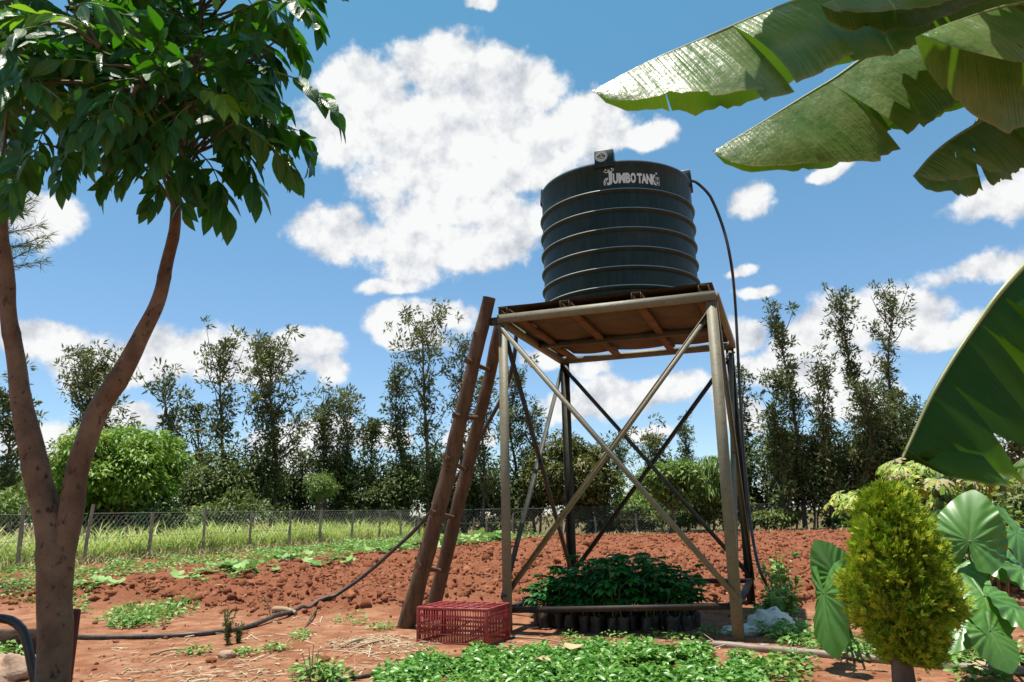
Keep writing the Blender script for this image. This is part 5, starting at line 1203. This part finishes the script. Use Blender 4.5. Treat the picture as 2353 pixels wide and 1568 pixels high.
def dome_tree(label, bpx, Y, cpx, rx, rz, seed, mt, n, ls, grp=None, name='round_tree', cat='tree', nlobe=26, stem=True, wid=.34, depth=None, lobe=.42, droop=.5, low=.15, lr=(.45, .74)):
    """crown centred on pixel cpx with half-sizes rx, rz in metres"""
    rg = np.random.default_rng(seed); c = at(cpx[0], cpx[1], Y); b = at(bpx, 1215, Y); b[2] = H(b[0], b[1]); t = thing(name, label, cat, b, grp); ry = depth or rx
    mw = MB(); tr = max(.03, .05 * rx)
    tube(mw, resample(np.array([b - [0, 0, .1], b * .6 + c * .4 + [.05, 0, 0], c]), 12), np.linspace(tr, tr * .5, 12), 8, bump=.1, cap=False)
    d = rdir(nlobe, rg); d[:, 2] = d[:, 2] * .8 + low; lc = c + d * np.array([rx, ry, rz]) * rg.uniform(*lr, (nlobe, 1))
    for q in lc[:10]: tube(mw, resample(np.array([b * .5 + c * .5, (b * .25 + c * .25 + q * .5) + [0, 0, .05], q]), 6), np.linspace(tr * .5, tr * .15, 6), 5, cap=False)
    mw.build('trunk', M['bark'], t, True)
    k = rg.integers(nlobe, size=n); o_ = rdir(n, rg); o_[:, 2] = np.where(rg.random(n) < .7, np.abs(o_[:, 2]), o_[:, 2]); rr = lobe * (.75 + .5 * rg.random(nlobe))[k] * (rg.random(n) ** .33)
    pos = lc[k] + o_ * np.array([rx, ry, rz]) * rr[:, None]; pos[:, 2] = np.maximum(pos[:, 2], b[2] + .03 + .15 * rg.random(n))
    dd = nrm(o_ * [1, 1, .5] + .55 * rg.normal(size=(n, 3)) - [0, 0, droop]); L = ls * rg.uniform(.6, 1.25, n)
    tn = np.clip(rg.normal(.42, .14, nlobe)[k] + rg.normal(0, .17, n) , 0, 1)
    mb = MB(); scatter(mb, *LEAF_D, pos, frames(dd, o_ + .4 * rg.normal(size=(n, 3)) + [0, 0, .7]), np.stack([L * wid, L, L], 1), tn); mb.build('crown', M[mt], t)
    return t
T = tall_tree
T('slender tree half hidden by the forked trunk at the garden edge', 30, (15, 915), 27, .95, 101, nb=26, lo=.2)
T('broad airy tree rising behind the round mango tree', 215, (215, 855), 33, 1.75, 102, nb=40, lo=.35, dens=1.1)
T('thin leaning tree with a bare lower trunk beside the mango tree', 462, (372, 890), 31, 1.1, 103, nb=22, lo=.45, dens=.8)
T('small sparse tree sharing the fence gap with the leaning one', 470, (440, 940), 33, .8, 203, nb=18, lo=.4, dens=.8)
T('tall open slender tree with visible trunk between two leafier ones', 517, (504, 803), 31, 1.25, 104, nb=28, lo=.38, dens=.75)
T('tall leafy tree with a dark trunk standing behind the fence posts', 617, (625, 812), 31, 1.6, 105, nb=42, lo=.30, dens=1.0)
T('medium pointed tree behind the small bright round bush', 745, (742, 945), 33, 1.15, 106, nb=30, lo=.2, mt='grev2')
T('medium bushy pointed tree beside the small bright round bush', 795, (788, 940), 34, 1.1, 107, nb=30, lo=.2)
T('narrow dark pointed tree left of the log ladder', 862, (860, 978), 33, .75, 108, nb=28, lo=.15, mt='grev2')
T('slim dense dark tree just behind the log ladder', 925, (915, 866), 34, .72, 109, nb=34, lo=.2, mt='grev2')
T('tall open-crowned tree rising behind the log ladder top', 985, (972, 752), 34, 1.6, 110, nb=30, lo=.30, dens=.9)
T('slender tree showing between the two ladder logs', 1070, (1062, 795), 35, .9, 111, nb=26, lo=.3)
T('dark thin tree seen between ladder and tower leg', 1105, (1108, 885), 35, .85, 112, nb=24, lo=.25, mt='grev2')
T('tall thin tree seen through the tower between leg and brace', 1180, (1190, 870), 36, 1.0, 113, nb=30, lo=.2, mt='grev2')
T('loose tree beside the olive round tree behind the tower', 1230, (1222, 950), 37, .9, 213, nb=20, lo=.25)
T('pale bushy tree behind the crossing of the tower braces', 1500, (1502, 1008), 40, 1.3, 114, nb=26, lo=.15)
T('small far tuft-topped tree between the tower braces', 1575, (1570, 982), 48, .85, 115, nb=20, lo=.45, mt='grev2')
T('sparse tree left of the tower brace crossing', 1425, (1430, 1010), 44, 1.2, 116, nb=20, lo=.2, mt='grev2')
T('tall tree bending away beside the right tower leg', 1850, (1778, 730), 35, .95, 117, shape=[(0, 1.0), (.3, .8), (.5, .42), (.68, .5), (.84, 1.0), (1, .7)], nb=46, lo=.14, dens=1.05, mt='grev2')
T('shorter dense tree at the foot of the bending tall tree', 1800, (1792, 885), 34, 1.05, 118, nb=36, lo=.1, mt='grev2')
T('tall tree with a forked tufted top against the big cloud', 2020, (1930, 690), 35, 1.02, 119, shape=[(0, 1.0), (.3, .8), (.5, .42), (.68, .5), (.84, 1.0), (1, .7)], nb=44, lo=.12, dens=1.05, mt='grev2')
T('tall upright tree with a rounded tufted top near the banana leaf', 2062, (2052, 700), 36, 1.02, 120, shape=[(0, 1.0), (.3, .8), (.5, .42), (.68, .5), (.84, 1.0), (1, .7)], nb=44, lo=.12, dens=1.05, mt='grev2')
T('middle-height tree between the two tallest trees', 1915, (1900, 855), 34, 1.05, 121, nb=36, lo=.1)
T('dark middle-height tree behind the conifer shrub', 1990, (1985, 905), 34, 1.2, 122, nb=36, lo=.06, mt='grev2')
T('dense dark tree under the tip of the hanging banana leaf', 2100, (2085, 950), 36, 1.3, 123, nb=34, lo=.06, mt='grev2')
T('thin tree just beyond the right tower leg', 1725, (1712, 860), 37, .75, 124, nb=26, lo=.12, mt='grev2')
T('small airy tree at the far garden edge beyond the banana leaf', 2340, (2338, 985), 30, .9, 125, nb=24, lo=.35)
B = dome_tree
B('big round bright green mango tree behind the fence', 275, 24.5, (272, 1105), 2.55, 2.15, 11, 'mango', 24000, .21, low=.12, lr=(.42, .76), nlobe=64, lobe=.26, name='mango_tree', droop=.7)
B('round olive-green tree framed by the tower legs', 1300, 35, (1308, 1095), 2.15, 2.35, 12, 'mango2', 15000, .25, low=0.0, lr=(.5, .82), nlobe=46, lobe=.32, name='olive_green_tree')
B('small bright feathery round bush before the pointed trees', 732, 30, (730, 1122), .78, .75, 13, 'bush_bright', 3000, .16, nlobe=18, name='bush', cat='bush', wid=.2)
B('pale green broad-leaved tree behind the brace crossing', 1540, 33, (1545, 1122), 1.5, 1.25, 14, 'bush_bright', 5200, .23, nlobe=26, name='bush', cat='bush', wid=.5)
B('weeping bright green tree beside the right tower leg', 1640, 34, (1632, 1110), 1.35, 1.45, 15, 'bush_bright', 5200, .38, nlobe=24, name='weeping_tree', wid=.14, droop=1.8)
k = 0
rgb_ = np.random.default_rng(77)
def hedge(xs, Y, ytop, mts, lab, grp, lsz=.2):
    global k
    for i, x in enumerate(xs):
        yt = ytop + rgb_.normal() * 30; c = at(x, yt, Y); rz = (c[2] - .1) * .5; k += 1
        cpy = (yt + 1222) / 2; B(lab, x, Y + rgb_.normal() * .8, (x, cpy), rgb_.uniform(1.0, 1.6), max(rz, .5), 300 + k, mts[i % len(mts)], 2500, lsz * 1.15, grp, 'bush', 'bush', 14, lobe=.5)
hedge((20, 90, 455, 500, 540, 580), 30, 1080, ('bush', 'grev2', 'bush'), 'dark bush in the hedge behind the mango tree', 'bushes behind the left fence')
hedge((640, 690, 770, 815, 850, 890, 935), 34, 1075, ('bush', 'grev2', 'grev'), 'olive bush in the hedge left of the ladder', 'bushes between mango tree and ladder')
hedge((985, 1025, 1065, 1110, 1155, 1195, 1240), 36, 1085, ('bush', 'grev', 'grev2'), 'olive bush in the hedge behind ladder and tower', 'bushes behind the ladder')
hedge((1390, 1430, 1470, 1520, 1580, 1625, 1690, 1730), 37, 1105, ('bush', 'mango2', 'bush_bright'), 'light green bush in the hedge seen through the tower', 'bushes behind the tower')
hedge((1760, 1795, 1830, 1870, 1905, 1945, 1980, 2020, 2060, 2105), 35.5, 985, ('grev2', 'bush', 'grev2'), 'dark bush at the foot of the tall trees', 'bushes under the tall trees')
hedge((1780, 1960), 33.8, 1150, ('bush', 'bush_bright', 'grev2'), 'low bush at the far edge of the ploughed bed', 'low bushes under the tall trees')
hedge((-80, 30, 130, 240, 350, 450, 540), 25.5, 1165, ('bush', 'bush_bright'), 'low bush just behind the wire fence', 'low bushes behind the fence', .15)
hedge((660, 760, 860, 960, 1060, 1160, 1360, 1460, 1560, 1660), 35.0, 1168, ('bush', 'bush_bright', 'bush'), 'low pale bush along the far fence', 'low bushes along the far fence', .16)
for (x, y, Y, rx, rz, sd, lab) in ((2215, 1100, 70, 6.0, 3.4, 41, 'wide dark wooded crown on the rise beyond the papaya'), (2290, 1112, 75, 6.0, 2.8, 42, 'lower dark crown sloping down beyond the banana leaf'), (2390, 1120, 80, 7.0, 2.4, 43, 'lowest dark crown at the end of the rise'), (2140, 1130, 62, 4.5, 2.6, 44, 'dark crown behind the papaya leaves')):
    B(lab, x, Y, (x, y), rx, rz, sd, 'bush', 5200, .55, None, 'far_tree', 'tree', 40, lobe=.34)

# papaya trees
M['papaya'] = mat('papaya leaf', (.20, .32, .035), (.36, .45, .06), rough=.5, spec=.4, tint=True, c3=(.55, .54, .12), transl=.28)
M['papaya_dry'] = mat('yellowing papaya leaf', (.34, .29, .12), (.45, .37, .19), rough=.6, spec=.3, tint=True, c3=(.50, .42, .26), transl=.25)
def papaya(label, bpx, cpx, Y, nl, spread, seed, mt, fruits=0):
    rg = np.random.default_rng(seed); c = at(cpx[0], cpx[1], Y); b = at(bpx, 1260, Y); b[2] = H(b[0], b[1]); t = thing('papaya_tree', label, 'tree', b)
    mb = MB(); tube(mb, resample(np.array([b - [0, 0, .1], (b + c) / 2, c]), 14), np.linspace(.10, .05, 14), 9); mb.build('trunk', M['bark'], t, True); ms = MB()
    for j in range(nl):
        az = j * 2.4 + rg.random(); e = rg.uniform(-.25, .85); L = spread * rg.uniform(.55, 1.0); d = np.array([math.cos(az) * math.cos(e), math.sin(az) * math.cos(e), math.sin(e) * .6]); q = c + d * L; tube(ms, resample(np.array([c - [0, 0, .1], c + d * L * .5 + [0, 0, .06], q]), 6), [.014, .013, .012, .01, .009, .008], 5, cap=False)
        up = nrm(np.array([d[0] * .5, d[1] * .5 - .2, 1.]) + .25 * rg.normal(size=3)); mb = MB()
        for l in range(7):
            a = (l - 3) * .72; fw = nrm(np.array([d[0], d[1], -.35])); sd = nrm(np.cross(fw, up)); dd = nrm(fw * math.cos(a) + sd * math.sin(a) - up * .18); R = frames(dd[None], up[None]); sz_ = .27 * (1 - .07 * abs(l - 3)) * rg.uniform(.85, 1.15)
            tvp = np.array([[0, 0, 0], [.07, .35, .03], [.25, .62, -.05], [.08, .60, .03], [.15, .88, -.10], [0, 1, -.22], [-.15, .88, -.10], [-.08, .60, .03], [-.25, .62, -.05], [-.07, .35, .03]]); scatter(mb, tvp, [[0, 1, 9], [1, 2, 3], [3, 4, 5], [5, 6, 7], [7, 8, 9], [1, 3, 7], [1, 7, 9], [3, 5, 7]], q[None], R, np.array([[sz_, sz_, sz_]]), np.array([rg.random()]))
        mb.build('leaf', M[mt if rg.random() < .88 else 'papaya_dry'], t)
    ms.build('stalks', M['stem'], t)
    for j in range(fruits):
        az = j * 2.4; p = c + np.array([.11 * math.cos(az), .11 * math.sin(az), -.12 - .06 * j]); mb = MB(); blob(mb, p, (.075, .075, .11), j, .08, (10, 12)); mb.build('fruit', M['fruit'], t, True)
papaya('papaya tree with yellow-green lobed leaves and green fruit behind the conifer shrub', 2185, (2165, 1108), 13, 54, 1.05, 5, 'papaya', 9)
papaya('pale-leaved papaya tree partly hidden by the conifer shrub', 2010, (1995, 1158), 15, 28, .75, 6, 'papaya')
papaya('small papaya tree beside the distant banana clump', 2250, (2240, 1135), 14, 34, .9, 8, 'papaya')
# distant banana clump
for k2, (bx, Y, lab) in enumerate(((2330, 12.5, 'small distant banana plant behind the elephant ears'), (2390, 13.5, 'second distant banana plant at the garden edge'))):
    b = at(bx, 1290, Y); b[2] = H(b[0], b[1]); t = thing('banana_plant', lab, 'banana plant', b); mb = MB(); c = b + [0, 0, 1.25]; tube(mb, resample(np.array([b - [0, 0, .1], c]), 8), np.linspace(.11, .06, 8), 10); mb.build('pseudostem', M['stem'], t, True)
    for j in range(6):
        az = j * 1.05 + k2; d = np.array([math.cos(az), math.sin(az), 0]); banana_leaf(t, [c, c + d * .35 + [0, 0, .35], c + d * .8 + [0, 0, .38], c + d * 1.15 + [0, 0, .05]], .17, (.7, .7), 50 + j + 10 * k2, 3, 30, 4, .2)
B('leafy mid-green shrub between papaya and elephant ears', 2280, 9.5, (2290, 1260), .75, .55, 51, 'bush_bright', 2600, .12, None, 'bush', 'bush', 14)
B('dark leafy shrub behind the elephant ears', 2200, 9.0, (2200, 1290), .55, .45, 52, 'bush', 2200, .11, None, 'bush', 'bush', 14)
B('olive scrub beside the small papaya tree', 2330, 11.5, (2345, 1215), .9, .7, 53, 'bush', 2600, .14, None, 'bush', 'bush', 14)
# feathery conifer showing behind the left fork
rg = np.random.default_rng(91); b = np.array([-8.75, 11.2, 0.]); b[2] = H(b[0], b[1]); t = thing('feathery_conifer', 'feathery conifer whose branch tips show behind the forked trunk', 'tree', b)
mw = MB(); tube(mw, resample(np.array([b - [0, 0, .1], b + [.05, 0, 3], b + [0, 0, 7.2]]), 20), np.linspace(.13, .02, 20), 9); pos = []; dr = []
for j in range(60):
    z = 4.75 + 2.6 * (j / 60); az = j * 2.4; L = 1.15 * (1.15 - j / 75); d = np.array([math.cos(az), math.sin(az), .25]); S = resample(np.array([b + [0, 0, z], b + [0, 0, z] + d * L * .6, b + [0, 0, z] + d * L + [0, 0, .12]]), 12); tube(mw, S, np.linspace(.02, .004, 12), 5, cap=False)
    for s_ in S[3:]:
        for _ in range(16): pos.append(s_ + rg.normal(size=3) * .02); dr.append(d + rg.normal(size=3) * .65)
mw.build('trunk', M['bark'], t, True); pos = np.array(pos); dr = np.array(dr); n = len(pos); mb = MB()
scatter(mb, *LEAF_D, pos, frames(nrm(dr), rdir(n, rg)), np.stack([np.full(n, .012), rg.uniform(.1, .24, n), np.full(n, .1)], 1), rg.random(n)); mb.build('crown', M['grev2'], t)
